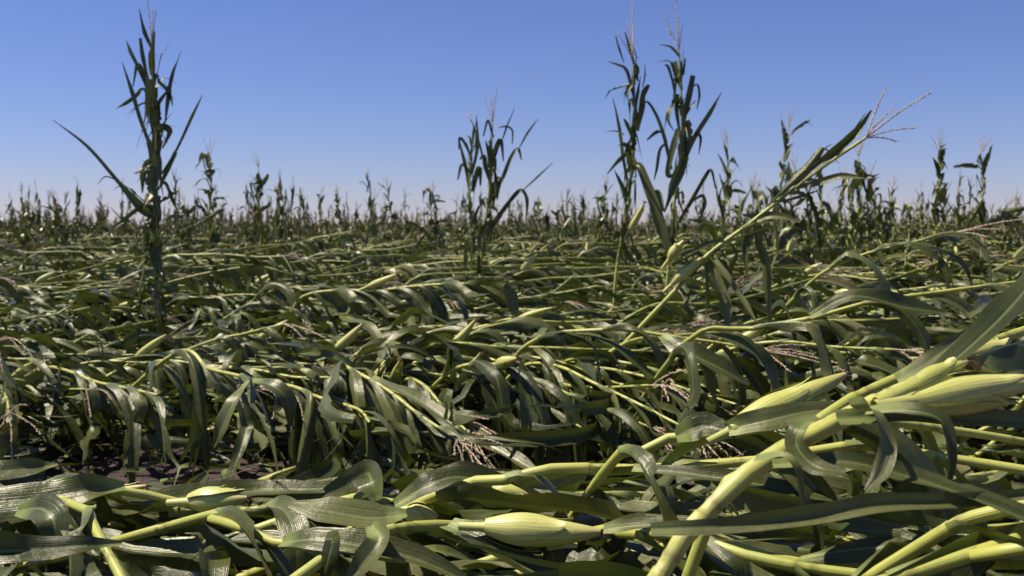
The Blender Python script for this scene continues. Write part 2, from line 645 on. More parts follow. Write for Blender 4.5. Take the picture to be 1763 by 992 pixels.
def ear_mesh(p, e, rad, rng, lod, shank=0.05):
    """husk-wrapped ear from p to e, plus silk tuft"""
    d = (e - p)
    L = d.length
    d.normalize()
    a = perp(d)
    b = d.cross(a)
    nr, nu = (22, 18) if lod == 0 else ((11, 10) if lod == 1 else (5, 5))

    def prof(t):
        return rad * ((0.40 + 0.60 * math.sin(min(t / 0.36, 1) * math.pi / 2)) if t < 0.36 else (1 - 0.80 * ((t - 0.36) / 0.64) ** 1.7))
    bend = (a * rng.uniform(-1, 1) + b * rng.uniform(-1, 1)) * 0.05 * L
    mb = MB()
    rows, uvs = [], []
    for i in range(nr + 1):
        t = i / nr
        c = p + d * (t * L) + bend * (t * (1 - t) * 2)
        rows.append([c + (a * math.cos(x) + b * math.sin(x)) * prof(t) * (1 + 0.03 * math.sin(5 * x + 9 * t))
                     for x in (2 * math.pi * k / nu for k in range(nu + 1))])
        uvs.append([(k / nu, 0.12 + 0.7 * t) for k in range(nu + 1)])
    mb.grid(rows, uvs, 'husk')
    if lod < 2:
        nh = 4 if lod == 0 else 2
        for h in range(nh):
            th0 = rng.uniform(0, 6.28)
            half = rng.uniform(0.9, 1.4)
            t1 = rng.uniform(0.62, 1.0)
            off = 0.0014 + 0.0022 * h
            nl, nc = (14, 8) if lod == 0 else (7, 4)
            rows, uvs = [], []
            for i in range(nl + 1):
                f = i / nl
                t = f * t1
                hw = half * (1 - 0.82 * max(0, (f - 0.45) / 0.55) ** 1.6)
                c = p + d * (t * L) + bend * (t * (1 - t) * 2)
                lift = off + 0.010 * max(0, f - 0.85) / 0.15 * rng.uniform(0.5, 1)
                row, ur = [], []
                for k in range(nc + 1):
                    u = -1 + 2 * k / nc
                    x = th0 + u * hw
                    row.append(c + (a * math.cos(x) + b * math.sin(x)) * (prof(t) + lift - 0.0012 * abs(u) ** 3))
                    ur.append(((x / 6.283) % 9.0, 0.12 + 0.72 * t + (0.02 if f > 0.95 else 0)))
                rows.append(row)
                uvs.append(ur)
            mb.grid(rows, uvs, 'husk')
    # shank
    if lod < 2:
        q = p - d * shank
        tube(mb, [q, p - d * 0.01, p + d * 0.01], [0.008, 0.009, 0.012], [0.2, 0.5, 0.7], 8, 'husk')
    silk = MB()
    if lod < 2:
        for k in range(26 if lod == 0 else 8):
            ph = rng.uniform(0, 6.28)
            D = (d + (a * math.cos(ph) + b * math.sin(ph)) * rng.uniform(0.1, 0.8)).normalized()
            q = e - d * 0.008
            pts = [q]
            for i in range(4):
                D = (D + V((0, 0, -0.25)) + V((rng.uniform(-.2, .2), rng.uniform(-.2, .2), 0))).normalized()
                q = q + D * rng.uniform(0.003, 0.007)
                pts.append(q)
            tube(silk, pts, [0.0012] * 5, [0] * 5, 3, 'silk')
    return mb, silk


# ------------------------------------------------------------------ plants
def tag(o, label=None, cat=None, group=None, kind=None):
    for k, v in (('label', label), ('category', cat), ('group', group), ('kind', kind)):
        if v:
            o[k] = v
    return o


def obj(name, me, parent=None):
    o = bpy.data.objects.new(name, me)
    COL.objects.link(o)
    if parent:
        o.parent = parent
    return o


def assemble(name, parts, base):
    """parts: (name, MB, material, [(sub...)]) in world space -> Empty at base with children"""
    root = obj(name, None)
    root.location = base
    for nm, mb, mk, subs in parts:
        c = obj(nm, mb.mesh(nm, base, mk), root)
        for sn, smb, smk in subs:
            if smb.v:
                obj(sn, smb.mesh(sn, base, smk), c)
    return root


def joined(parts):
    mb = MB()
    for nm, m_, mk, subs in parts:
        mb.add(m_)
        for s_ in subs:
            mb.add(s_[1])
    return mb


def copy_tree(src, parent=None):
    c = src.copy()
    COL.objects.link(c)
    if parent is not None:
        c.parent = parent
    for ch in src.children:
        copy_tree(ch, c)
    return c


def fallen_parts(pts, rng, lod=1, r0=0.0115, r1=0.005, node=0.165, hang=0.5, first=0.28, ears=None, tassel=True, sup=None, tl=0.28,
                 lmul=1.0, wmul=1.0, phi0=None, auto_ear=0.8, tdroop=0.5, tends=None, skip=(), wind=V((0, 0, 0)), per=8, lend=0.97):
    """a lodged plant along the stalk points"""
    cv = Curve(catmull(pts, per))
    smb, nd, nn = stalk_mesh(cv, r0, r1, node, lod)
    parts = [('stalk', smb, 'stalk', [])]
    phi = rng.uniform(0, 6.28) if phi0 is None else phi0
    s = 0
    for k in range(nn):
        s = (k + 0.855) * nd
        if s < first or s > cv.L * lend or k in skip:
            continue
        f = s / cv.L
        phi += math.pi + rng.uniform(-.5, .5)
        L = (0.50 + 0.34 * math.sin(math.pi * (0.15 + 0.8 * f))) * rng.uniform(0.8, 1.15) * lmul
        Wd = (0.016 + 0.011 * math.sin(math.pi * (0.1 + 0.85 * f))) * rng.uniform(0.85, 1.15) * wmul
        rad = (r0 + (r1 - r0) * f ** 1.2) * 1.17
        h = cv.at(s).z
        su = (h * rng.uniform(0.45, 1.0) if rng.random() > hang else rng.uniform(0.01, 0.10)) if sup is None else sup(rng)
        fold = None
        if rng.random() < 0.30:
            fold = (rng.uniform(0.3, 0.6), V((rng.uniform(-.5, .5), rng.uniform(-.5, .5), -0.7)))
        fray = rng.choice((0, 0, 1, 2, 3, 4)) if lod < 2 else 0
        mb = auto_leaf(cv, s, rad, phi, rng.uniform(0.12, 0.55), L, Wd, rng, lod, rng.uniform(2.5, 8.0), su, fold, fray, ceil=h + rng.uniform(0.0, 0.16),
                       twist=rng.uniform(-1.6, 1.6), wind=wind, blunt=rng.choice((0, 0, 0, 0.15)))
        parts.append(('leaf', mb, 'leaf', []))
    es = list(ears or [])
    if ears is None and rng.random() < auto_ear:
        s = cv.L * rng.uniform(0.40, 0.55)
        d = cv.dir(s)
        a = perp(d)
        b = d.cross(a)
        ph = rng.uniform(-1.4, 1.4)
        D = (d + (a * math.cos(ph) + b * math.sin(ph)) * rng.uniform(0.2, 0.5)).normalized()
        q = cv.at(s) + D * 0.05
        es.append((q, q + D * rng.uniform(0.16, 0.22), rng.uniform(0.019, 0.025)))
    for (q, e, rr) in es:
        m_, sk = ear_mesh(q, e, rr, rng, lod)
        parts.append(('ear', m_, 'husk', [('silk', sk, 'silk')]))
    if tassel:
        parts.append(('tassel', tassel_mesh(cv.at(cv.L), cv.dir(cv.L - 0.01), rng, lod, tl, rng.randint(4, 8), tdroop, tends), 'tassel', []))
    return parts


def gen_fallen_pts(rng, Ltot, h, lift_end=0.0, yaw=0.0, base=V((0, 0, 0)), curve=0.0, start=0.0):
    """base on the soil, quick kink, then lying at about height h"""
    pts = []
    n = 7
    x = 0.0
    kt = rng.uniform(0.3, 0.75)
    ang = yaw
    p = base.copy()
    pts.append(p.copy())
    step = Ltot / n
    for i in range(n):
        t = (i + 1) / n
        tgt = (h * min(1.0, t / kt)) + lift_end * max(0, t - 0.55) / 0.45 + rng.uniform(-.012, .012) * (1 if i else 0)
        ang += curve / n + (rng.uniform(-.05, .05) if rng.random() < 0.8 else rng.uniform(-.4, .4))
        dz = tgt - (p.z - base.z)
        dz = max(-step * 0.8, min(step * 0.85, dz))
        hz = math.sqrt(max(1e-4, step * step - dz * dz))
        p = p + V((math.cos(ang) * hz, math.sin(ang) * hz, dz))
        p.z = max(p.z, 0.03)
        pts.append(p.copy())
    return pts


def standing_parts(rng, H, lod, lean=0.0, sway=0.05, short=1.0, nleaf=None, leafy=1.0, tassel=True, ear=None, r0=0.013):
    yaw = rng.uniform(0, 6.28)
    n = 6
    pts = []
    ly = rng.uniform(0, 6.28)
    for i in range(n + 1):
        t = i / n
        pts.append(V((math.cos(ly) * lean * t * t + rng.uniform(-1, 1) * sway * 0.3 * (t > 0), math.sin(ly) * lean * t * t + rng.uniform(-1, 1) * sway * 0.3 * (t > 0), H * t)))
    cv = Curve(catmull(pts, 5))
    smb, nd, nn = stalk_mesh(cv, r0, 0.005, 0.08, lod)
    parts = [('stalk', smb, 'stalk', [])]
    phi = yaw
    for k in range(nn):
        s = (k + 0.855) * nd
        if s < 0.25 or s > cv.L * 0.98:
            continue
        f = s / cv.L
        phi += math.pi + rng.uniform(-.6, .6)
        r_ = rng.random()
        L = rng.uniform(0.22, 0.6) * short * (1.15 if f < 0.6 else 0.85)
        Wd = rng.uniform(0.012, 0.036) * leafy
        fold, fray, droop, ang = None, 0, rng.uniform(0.2, 0.9), rng.uniform(0.12, 0.38)
        if r_ < 0.45:
            fold = (rng.uniform(0.2, 0.55), V((rng.uniform(-.4, .4), rng.uniform(-.4, .4), -1.0)))
            fray = rng.choice((0, 1, 2, 3))
        elif r_ < 0.6:
            droop = rng.uniform(2.0, 5.0)
            fray = rng.choice((0, 2, 3))
        else:
            Wd *= 0.75
            fray = rng.choice((0, 2))
        if f < 0.4:
            droop += 1.2
            L *= 1.2
        mb = auto_leaf(cv, s, (r0 + (0.005 - r0) * f) * 1.17, phi, ang, L, Wd, rng, lod, droop, 0.05, fold, fray if lod < 2 else 0,
                       twist=rng.uniform(-3, 3), blunt=rng.choice((0, 0, 0.2)))
        parts.append(('leaf', mb, 'leaf', []))
    if ear if ear is not None else rng.random() < 0.7:
        s = cv.L * rng.uniform(0.42, 0.5)
        ph = rng.uniform(0, 6.28)
        D = V((math.cos(ph) * 0.4, math.sin(ph) * 0.4, 1)).normalized()
        q = cv.at(s) + D * 0.04
        m_, sk = ear_mesh(q, q + D * 0.2, 0.024, rng, lod)
        parts.append(('ear', m_, 'husk', [('silk', sk, 'silk')]))
    if tassel:
        parts.append(('tassel', tassel_mesh(cv.at(cv.L), V((rng.uniform(-.1, .1), rng.uniform(-.1, .1), 1)).normalized(), rng, lod, 0.28, rng.randint(2, 6), 0.15, spread=0.6), 'tassel', []))
    return parts


# ------------------------------------------------------------------ the setting: ground
def gspace(n, near, far):
    t = np.linspace(-1, 1, n)
    return np.sign(t) * (near * np.abs(t) + (far - near) * np.abs(t) ** 7)


def ground_noise(x, y):
    z = 0.016 * np.sin(x * 9.1 + 1.3 * np.sin(y * 7.3)) * np.sin(y * 8.7 + 1.7 * np.sin(x * 5.9))
    z += 0.009 * np.sin(x * 23.0 + 2.1 * np.sin(y * 17.0)) * np.sin(y * 26.0 + 1.3 * np.sin(x * 19.0))
    z += 0.006 * np.sin(x * 51.0 + 1.9 * np.sin(y * 43.0)) * np.sin(y * 57.0 + 1.1 * np.sin(x * 37.0))
    return z


def build_ground():
    n = 360
    xs = gspace(n, 7.0, 900)
    ys = gspace(n, 7.0, 900) + 3.5
    X, Y = np.meshgrid(xs, ys)
    fade = np.exp(-((np.maximum(np.hypot(X, Y - 3.5) - 6, 0)) / 4) ** 2)
    Z = ground_noise(X, Y) * fade - 0.012
    vs = np.stack([X, Y, Z], -1).reshape(-1, 3)
    i = np.arange(n * n).reshape(n, n)
    fs = np.stack([i[:-1, :-1], i[:-1, 1:], i[1:, 1:], i[1:, :-1]], -1).reshape(-1, 4)
    me = bpy.data.meshes.new('ground')
    me.from_pydata(vs.tolist(), [], fs.tolist())
    me.materials.append(M_SOIL)
    me.polygons.foreach_set('use_smooth', [True] * len(me.polygons))
    tag(obj('ground', me), 'dark bare soil under the flattened corn', kind='structure')


build_ground()

CORN = 'corn plant'
FRONT = 'flattened corn plants in the front mat'
BANK = 'flattened corn plants along the furrow edge'


def hero(label, pts, seed, base=None, group=None, name='fallen_corn_plant', **kw):
    rng = random.Random(seed)
    p = [P(*q) if isinstance(q, tuple) else q for q in pts]
    if base is None:
        # run back and down to the soil from the first point
        d0 = (p[1] - p[0]).normalized()
        b = p[0] - d0 * (p[0].z / d0.z if d0.z > 0.3 else 0.9)
        b.z = 0.0
        base = b
    p = [base] + p
    if 'ears' in kw and kw['ears'] is not None:
        kw['ears'] = [(P(*a), P(*b), r_) for a, b, r_ in kw['ears']]
    extra = kw.pop('leaves', [])
    if group is None:
        kw.setdefault('wmul', 1.4)
    if kw.get('tends'):
        kw['tends'] = [(P(*e[0]), *e[1:]) for e in kw['tends']]
    parts = fallen_parts(p, rng, 0, **kw)
    for lf in extra:
        pp = [P(*q) for q in lf[0]]
        mb = path_leaf(pp, lf[1], rng, 0, V(lf[2]) if len(lf) > 2 else V((0, -0.45, 0.9)), lf[3] if len(lf) > 3 else 0)
        parts.append(('leaf', mb, 'leaf', []))
    r_ = assemble(name, parts, base)
    tag(r_, label, CORN, group or FRONT)
    return r_


# ---- the front mat, picked out plant by plant
low = lambda a, b: (lambda rng: rng.uniform(a, b))
hero('broken corn stalk carrying the plump yellow-green ear at the bottom middle of the mat',
     [(540, 975, 1.72), (610, 932, 1.78), (700, 908, 1.84), (800, 906, 1.9), (930, 922, 1.95), (1060, 915, 1.95), (1180, 905, 1.9), (1330, 960, 1.85), (1560, 985, 1.8)], 11,
     r0=0.0115, r1=0.007, node=0.16, ears=[((836, 908, 1.80), (1034, 916, 1.78), 0.029)], tassel=False, sup=low(0.12, 0.32), hang=0.4, first=0.5,
     leaves=[([(640, 905, 1.76), (655, 930, 1.72), (630, 965, 1.7), (600, 1000, 1.7)], [0.010, 0.024, 0.024, 0.008], (-0.2, -0.8, 0.5)),
             ([(560, 950, 1.72), (575, 925, 1.72), (566, 960, 1.71), (555, 1000, 1.72)], [0.006, 0.016, 0.018, 0.008], (-0.5, -0.8, 0.3)),
             ([(1040, 912, 1.78), (1100, 905, 1.75), (1180, 902, 1.72), (1260, 912, 1.7)], [0.010, 0.020, 0.016, 0.003], (0, -0.6, 0.8)),
             ([(770, 905, 1.86), (830, 930, 1.8), (900, 975, 1.76), (960, 1010, 1.74)], [0.022, 0.034, 0.032, 0.02], (0.35, -0.5, 0.8)),
             ([(1165, 905, 1.82), (1190, 925, 1.72), (1250, 965, 1.62), (1330, 1010, 1.56)], [0.02, 0.036, 0.036, 0.022], (0.4, -0.5, 0.8)),
             ([(915, 925, 1.84), (945, 945, 1.80), (958, 985, 1.79), (960, 1030, 1.8)], [0.008, 0.024, 0.022, 0.010], (0.6, -0.6, 0.4))])
hero('thick sheathed corn stalk slanting up to the right above the mat, two ears on top',
     [(1130, 1000, 1.02), (1165, 945, 1.03), (1215, 885, 1.05), (1300, 805, 1.07), (1400, 748, 1.10), (1510, 692, 1.13), (1610, 652, 1.17), (1763, 600, 1.24), (1900, 560, 1.3)], 12,
     r0=0.0098, r1=0.0088, node=0.125, first=0.35, lend=0.75,
     ears=[((1572, 690, 1.12), (1800, 655, 1.16), 0.0185), ((1568, 668, 1.13), (1668, 622, 1.16), 0.0095)], tassel=False, sup=low(0.25, 0.4), lmul=0.55, wmul=0.6, skip=tuple(range(40)),
     leaves=[([(1414, 722, 1.09), (1382, 735, 1.06), (1372, 768, 1.05), (1404, 803, 1.03), (1456, 812, 1.0)], [0.008, 0.011, 0.012, 0.010, 0.003], (-0.6, -0.6, 0.5)),
             ([(1465, 700, 1.10), (1500, 705, 1.06), (1525, 760, 1.04), (1515, 810, 1.02), (1490, 845, 1.01)], [0.008, 0.012, 0.012, 0.009, 0.002], (0.5, -0.6, 0.5)),
             ([(1490, 712, 1.10), (1560, 708, 1.07), (1620, 725, 1.05), (1634, 790, 1.04), (1628, 850, 1.04)], [0.010, 0.011, 0.009, 0.008, 0.003], (0.3, -0.6, 0.7)),
             ([(1560, 680, 1.12), (1620, 640, 1.16), (1690, 580, 1.2), (1740, 530, 1.24), (1790, 470, 1.28)], [0.008, 0.014, 0.020, 0.022, 0.018], (-0.5, -0.4, 0.7)),
             ([(1690, 660, 1.15), (1720, 650, 1.16), (1763, 640, 1.18), (1830, 650, 1.2)], [0.012, 0.028, 0.034, 0.02], (-0.2, -0.9, 0.4)),
             ([(1120, 912, 0.98), (1260, 905, 0.98), (1400, 888, 0.99), (1520, 868, 1.0), (1660, 862, 1.02), (1830, 845, 1.04)], [0.007, 0.009, 0.011, 0.011, 0.009, 0.006], (0, -0.9, 0.5)),
             ([(1330, 800, 1.06), (1450, 795, 1.05), (1560, 820, 1.04), (1680, 860, 1.02), (1830, 920, 1.0)], [0.006, 0.010, 0.013, 0.015, 0.015], (0, -0.6, 0.8)),
             ([(1440, 720, 1.1), (1560, 716, 1.12), (1680, 722, 1.13), (1830, 730, 1.15)], [0.010, 0.013, 0.014, 0.012], (0, -0.8, 0.6)),
             ([(1300, 790, 1.05), (1350, 785, 1.03), (1372, 810, 1.02), (1378, 850, 1.02), (1388, 885, 1.02)], [0.007, 0.009, 0.008, 0.006, 0.002], (0.6, -0.6, 0.5))])
hero('corn stalk ending in a long pointed green ear raised above the right of the furrow',
     [(1050, 800, 1.94), (1100, 780, 1.9), (1160, 752, 1.88), (1260, 748, 1.88), (1400, 720, 1.9), (1560, 730, 1.95), (1763, 760, 2.0)], 13, base=V((0.02, 2.5, 0)),
     r0=0.0095, r1=0.007, ears=[((1258, 742, 1.80), (1456, 645, 1.86), 0.026)], tassel=False, sup=low(0.3, 0.48), first=0.5, node=0.2,
     leaves=[([(1255, 742, 1.79), (1320, 725, 1.77), (1400, 708, 1.78), (1500, 706, 1.8), (1600, 712, 1.82)], [0.016, 0.026, 0.02, 0.012, 0.004], (0.1, -0.7, 0.7)),
             ([(1165, 752, 1.86), (1190, 740, 1.84), (1215, 735, 1.83), (1260, 745, 1.8)], [0.012, 0.026, 0.03, 0.012], (0.2, -0.8, 0.5))])
hero('bright corn stalk running up to the right edge behind the thick slanting stalk',
     [(1225, 885, 1.38), (1310, 803, 1.40), (1400, 735, 1.45), (1440, 700, 1.47), (1560, 645, 1.52), (1660, 605, 1.57), (1763, 570, 1.63), (1850, 545, 1.66)], 14, base=V((0.12, 1.42, 0)), r0=0.0085, r1=0.007, node=0.15,
     ears=[((1655, 612, 1.52), (1748, 598, 1.54), 0.013)], tassel=False, sup=low(0.3, 0.5), first=1.25,
     leaves=[([(1545, 655, 1.48), (1590, 630, 1.47), (1660, 580, 1.5), (1720, 545, 1.53)], [0.012, 0.016, 0.008, 0.003], (-0.3, -0.7, 0.6))])
hero('long pale corn stalk lying level across the right half of the mat',
     [(760, 850, 2.12), (870, 826, 2.06), (960, 806, 2.05), (1100, 808, 2.05), (1220, 800, 2.02), (1330, 790, 2.0), (1470, 768, 1.98), (1640, 790, 1.95), (1800, 815, 1.9)], 15, base=V((-0.9, 2.3, 0)),
     r0=0.0115, r1=0.008, node=0.17, ears=[], tassel=False, sup=low(0.2, 0.45), first=0.45,
     leaves=[([(1090, 806, 2.0), (1180, 815, 1.95), (1280, 830, 1.9), (1400, 850, 1.86), (1480, 870, 1.84)], [0.012, 0.016, 0.02, 0.014, 0.004], (0, -0.6, 0.8))])
hero('corn stalk at the left of the mat ending in a pink-tipped pale ear',
     [(60, 850, 2.25), (150, 843, 2.3), (240, 850, 2.35), (340, 872, 2.38), (440, 880, 2.4), (560, 870, 2.4)], 16, r0=0.0125, r1=0.008,
     ears=[((326, 864, 2.08), (426, 858, 2.06), 0.024)], tassel=False, sup=low(0.2, 0.4), first=0.3,
     leaves=[([(100, 800, 2.5), (60, 806, 2.46), (0, 812, 2.42), (-60, 815, 2.4)], [0.004, 0.024, 0.03, 0.02], (0, -0.7, 0.7), 2),
             ([(30, 880, 2.1), (70, 876, 2.06), (92, 895, 2.02), (96, 940, 2.0)], [0.012, 0.036, 0.036, 0.02], (0.2, -0.8, 0.5)),
             ([(455, 870, 2.1), (490, 880, 2.0), (510, 930, 1.92), (512, 1000, 1.88)], [0.012, 0.03, 0.03, 0.02], (0.4, -0.8, 0.4)),
             ([(215, 838, 2.24), (150, 846, 2.2), (80, 858, 2.18), (0, 866, 2.16), (-80, 870, 2.15)], [0.012, 0.036, 0.044, 0.042, 0.03], (0, -0.75, 0.65)),
             ([(415, 872, 2.2), (340, 886, 2.18), (290, 888, 2.15)], [0.003, 0.010, 0.006], (0, -0.7, 0.7))])
hero('short corn stalk pointing down towards the bottom left edge of the mat',
     [(20, 868, 2.35), (138, 874, 2.05), (162, 908, 1.95), (185, 950, 1.86), (212, 1000, 1.78), (240, 1050, 1.7)], 17, base=V((-2.0, 2.7, 0)), r0=0.010, r1=0.008, ears=[], tassel=False, sup=low(0.1, 0.3),
     leaves=[([(210, 935, 1.8), (150, 940, 1.76), (80, 946, 1.74), (0, 950, 1.72), (-70, 952, 1.72)], [0.004, 0.018, 0.027, 0.032, 0.03], (0, -0.75, 0.65))])
hero('yellowish corn stalk sloping down to the right beneath the pink-tipped ear',
     [(320, 898, 2.02), (365, 895, 1.96), (420, 910, 1.88), (480, 936, 1.82), (580, 945, 1.78), (700, 965, 1.76)], 18, base=V((-1.6, 2.35, 0)), r0=0.0105, r1=0.007, ears=[], tassel=False, sup=low(0.1, 0.3),
     leaves=[([(485, 935, 1.8), (540, 930, 1.76), (620, 940, 1.74), (720, 965, 1.72), (800, 1000, 1.7)], [0.012, 0.028, 0.03, 0.024, 0.01], (0.1, -0.6, 0.8)),
             ([(700, 885, 1.9), (640, 893, 1.88), (560, 880, 1.88), (500, 868, 1.9)], [0.01, 0.036, 0.036, 0.01], (0, -0.5, 0.85))])
hero('corn stalk behind the plump front ear with a small ear lying on its leaves',
     [(560, 872, 2.2), (640, 862, 2.2), (720, 872, 2.2), (800, 846, 2.22), (920, 850, 2.2), (1060, 880, 2.15), (1200, 870, 2.1)], 19, r0=0.012, r1=0.008,
     ears=[((846, 843, 2.12), (908, 852, 2.1), 0.019), ((700, 880, 2.12), (755, 890, 2.1), 0.02)], tassel=False, sup=low(0.2, 0.4),
     leaves=[([(650, 862, 2.12), (640, 830, 2.14), (632, 815, 2.2), (605, 830, 2.2), (560, 850, 2.16)], [0.012, 0.034, 0.03, 0.03, 0.012], (-0.1, -0.9, 0.3)),
             ([(680, 870, 2.1), (740, 835, 2.1), (790, 822, 2.12), (860, 838, 2.12), (940, 860, 2.1)], [0.012, 0.032, 0.034, 0.026, 0.008], (0, -0.6, 0.8))])
hero('corn stalk lying across the bottom right corner of the mat',
     [(1560, 955, 1.3), (1650, 900, 1.25), (1720, 880, 1.22), (1800, 860, 1.2), (1900, 850, 1.2)], 20, r0=0.0085, r1=0.0075, ears=[], tassel=False, sup=low(0.25, 0.45), first=0.4)
hero('lowest corn stalk at the bottom right corner half hidden by dark leaves',
     [(1560, 990, 1.2), (1650, 962, 1.2), (1730, 948, 1.18), (1830, 935, 1.16)], 21, r0=0.0085, r1=0.0075, ears=[], tassel=False, sup=low(0.2, 0.4), first=0.5)
hero('corn stalk at the bottom edge just right of the plump front ear',
     [(960, 930, 1.98), (1080, 920, 1.80), (1180, 922, 1.64), (1290, 958, 1.55), (1440, 985, 1.5), (1600, 1000, 1.46)], 22, base=V((-0.7, 2.15, 0)), r0=0.0095, r1=0.0075, first=1.0, ears=[], tassel=False, sup=low(0.1, 0.35))

# ---- the front mat: filler plants
FCELLS = [(-9, 250, 'flattened corn plant tangled into the front mat left of the pink-tipped ear'),
          (250, 560, 'flattened corn plant tangled into the front mat under the pink-tipped ear'),
          (560, 840, 'flattened corn plant tangled into the front mat left of the plump front ear'),
          (840, 1150, 'flattened corn plant tangled into the front mat around the plump front ear'),
          (1150, 1480, 'flattened corn plant tangled into the front mat under the thick slanting stalk'),
          (1480, 9999, 'flattened corn plant tangled into the front mat by the right edge')]


def proj(p):
    c, s = math.cos(PITCH), math.sin(PITCH)
    d = p - V((0, 0, CAM_H))
    f = d.y * c - d.z * s
    v = d.y * s + d.z * c
    return 881.5 + F_PX * d.x / f, 496 - F_PX * v / f


def cell(cells, px):
    for a, b, l_ in cells:
        if a <= px < b:
            return l_
    return cells[0][2] if px < cells[0][0] else cells[-1][2]


rs = random.Random(5)
NFRONT = 64
for i in range(NFRONT):
    x = -2.7 + 3.9 * (i + rs.random()) / NFRONT
    y = rs.uniform(1.95, 2.55)
    if x > 0.35:
        y = rs.uniform(1.35, 2.6)
    h = (rs.uniform(0.05, 0.12) if y < 2.25 else rs.uniform(0.08, 0.25)) + (0.10 if x > 0.35 else 0)
    b = V((x, y, 0))
    for _ in range(30):
        pts = gen_fallen_pts(rs, rs.uniform(1.5, 2.1), h, 0, rs.gauss(0.0, 0.28), b)
        bad = False
        for q in (a.lerp(c, f) for a, c in zip(pts, pts[1:]) for f in (0, .25, .5, .75)):
            qx, qy = proj(q)
            bad |= (290 < qx < 440 and 820 < qy < 895 and q.y < 2.2) or (820 < qx < 1060 and 870 < qy < 950 and q.y < 1.95)
        if not bad:
            break
    parts = fallen_parts(pts, rs, 1, hang=0.25, tassel=rs.random() < 0.10, wmul=1.5, node=0.10, auto_ear=0.12, r0=0.0098, r1=0.0045)
    r_ = assemble('fallen_corn_plant', parts, b)
    mid = pts[4]
    tag(r_, cell(FCELLS, proj(mid)[0]), CORN, FRONT)

# ---- the furrow edge: the bank whose leaves hang over the gap
hero('lodged corn plant whose reddish tassel sprays out level above the right of the furrow',
     [(900, 600, 3.9), (1040, 568, 3.7), (1160, 580, 3.6), (1260, 594, 3.55), (1305, 603, 3.5)], 31, base=V((-0.15, 4.4, 0)), group=BANK, r0=0.0095, r1=0.0045, ears=[], sup=low(0.03, 0.3), node=0.13,
     tends=[((1458, 640, 3.4),), ((1390, 595, 3.5),), ((1400, 610, 3.45),), ((1440, 625, 3.35),), ((1360, 640, 3.4),)], wmul=0.9,
     leaves=[([(1140, 578, 3.55), (1180, 605, 3.45), (1240, 635, 3.4), (1290, 662, 3.38)], [0.02, 0.045, 0.038, 0.008], (-0.2, -0.6, 0.8))])
hero('lodged corn plant with a curled pinkish tassel drooping over the left of the furrow',
     [(300, 610, 3.9), (360, 635, 3.7), (420, 650, 3.55), (437, 668, 3.45)], 32, group=BANK, r0=0.011, r1=0.005, ears=[], sup=low(0.03, 0.1), node=0.12, first=0.3,
     tends=[((464, 735, 3.35), (0.0, 0, 0.02)), ((495, 700, 3.35), (0, 0, 0.03)), ((527, 742, 3.3), (0.05, 0, 0.05)), ((418, 700, 3.4), (-0.03, 0, 0.03)), ((415, 690, 3.4), (-0.03, 0, 0.03)), ((470, 720, 3.3), (0.04, 0, 0.03))],
     leaves=[([(430, 655, 3.4), (405, 690, 3.3), (385, 730, 3.28), (368, 770, 3.3)], [0.012, 0.035, 0.035, 0.006], (-0.4, -0.7, 0.4)),
             ([(432, 655, 3.4), (470, 665, 3.32), (495, 690, 3.3), (500, 735, 3.3)], [0.012, 0.032, 0.03, 0.006], (0.4, -0.6, 0.5))])
hero('lodged corn plant pointing its pale tassel down into the middle of the furrow',
     [(560, 640, 4.2), (650, 662, 3.95), (720, 690, 3.7), (790, 722, 3.5)], 33, group=BANK, r0=0.0095, r1=0.0045, ears=[], sup=low(0.05, 0.3), node=0.12,
     tends=[((875, 768, 3.25),), ((860, 750, 3.3),), ((850, 775, 3.25),), ((840, 722, 3.35),)],
     leaves=[([(640, 650, 3.9), (720, 690, 3.6), (800, 745, 3.4), (900, 800, 3.2), (930, 815, 3.15)], [0.016, 0.028, 0.034, 0.026, 0.006], (0, -0.5, 0.85))])
hero('bare corn stalk base leaning right out of the soil of the furrow',
     [(935, 760, 3.85), (965, 700, 3.95), (1000, 655, 4.05), (1080, 590, 4.15), (1200, 575, 4.3)], 34, base=P(915, 790, 3.8) * 1.0, group=BANK, r0=0.0115, r1=0.006, first=0.55, node=0.11, ears=[], sup=low(0.05, 0.3))
hero('lodged corn plant with a short reddish tassel lifted above the left of the bank',
     [(330, 600, 4.6), (420, 575, 4.5), (490, 558, 4.4)], 35, group=BANK, r0=0.0095, r1=0.0045, ears=[], sup=low(0.05, 0.3), node=0.12,
     tends=[((560, 582, 4.2),), ((530, 572, 4.25),), ((520, 580, 4.2),)])
hero('lodged corn plant with a brown tassel hanging at the far left edge of the furrow',
     [(-160, 600, 3.9), (-80, 590, 3.8), (-10, 590, 3.7)], 36, group=BANK, r0=0.0095, r1=0.0045, ears=[], sup=low(0.03, 0.2), node=0.12,
     tends=[((65, 625, 3.6), (0, 0, 0.05)), ((40, 610, 3.6), (0, 0, 0.04)), ((5, 640, 3.6), (0, 0, 0.03))])
hero('lodged corn plant whose stalk runs level across the right side behind the thick slanting stalk',
     [(1180, 590, 3.4), (1290, 567, 3.3), (1400, 547, 3.2), (1500, 520, 3.15), (1640, 500, 3.1), (1800, 480, 3.1)], 37, base=V((0.35, 3.9, 0)), group=BANK, r0=0.0095, r1=0.0045, ears=[], sup=low(0.1, 0.5), tassel=False,
     leaves=[([(1395, 545, 3.15), (1470, 510, 3.1), (1560, 530, 3.08), (1640, 540, 3.05)], [0.012, 0.03, 0.035, 0.004], (0, -0.7, 0.7))])

hero('lodged corn plant with a long straight reddish tassel reaching the right edge at mid height',
     [(1380, 500, 4.9), (1470, 445, 4.8), (1560, 420, 4.7), (1640, 402, 4.65)], 38, base=V((1.0, 5.2, 0)), group=BANK, r0=0.0095, r1=0.0045, ears=[], sup=low(0.1, 0.5), node=0.11,
     tends=[((1790, 374, 4.5),), ((1720, 395, 4.5),), ((1700, 408, 4.5),)])

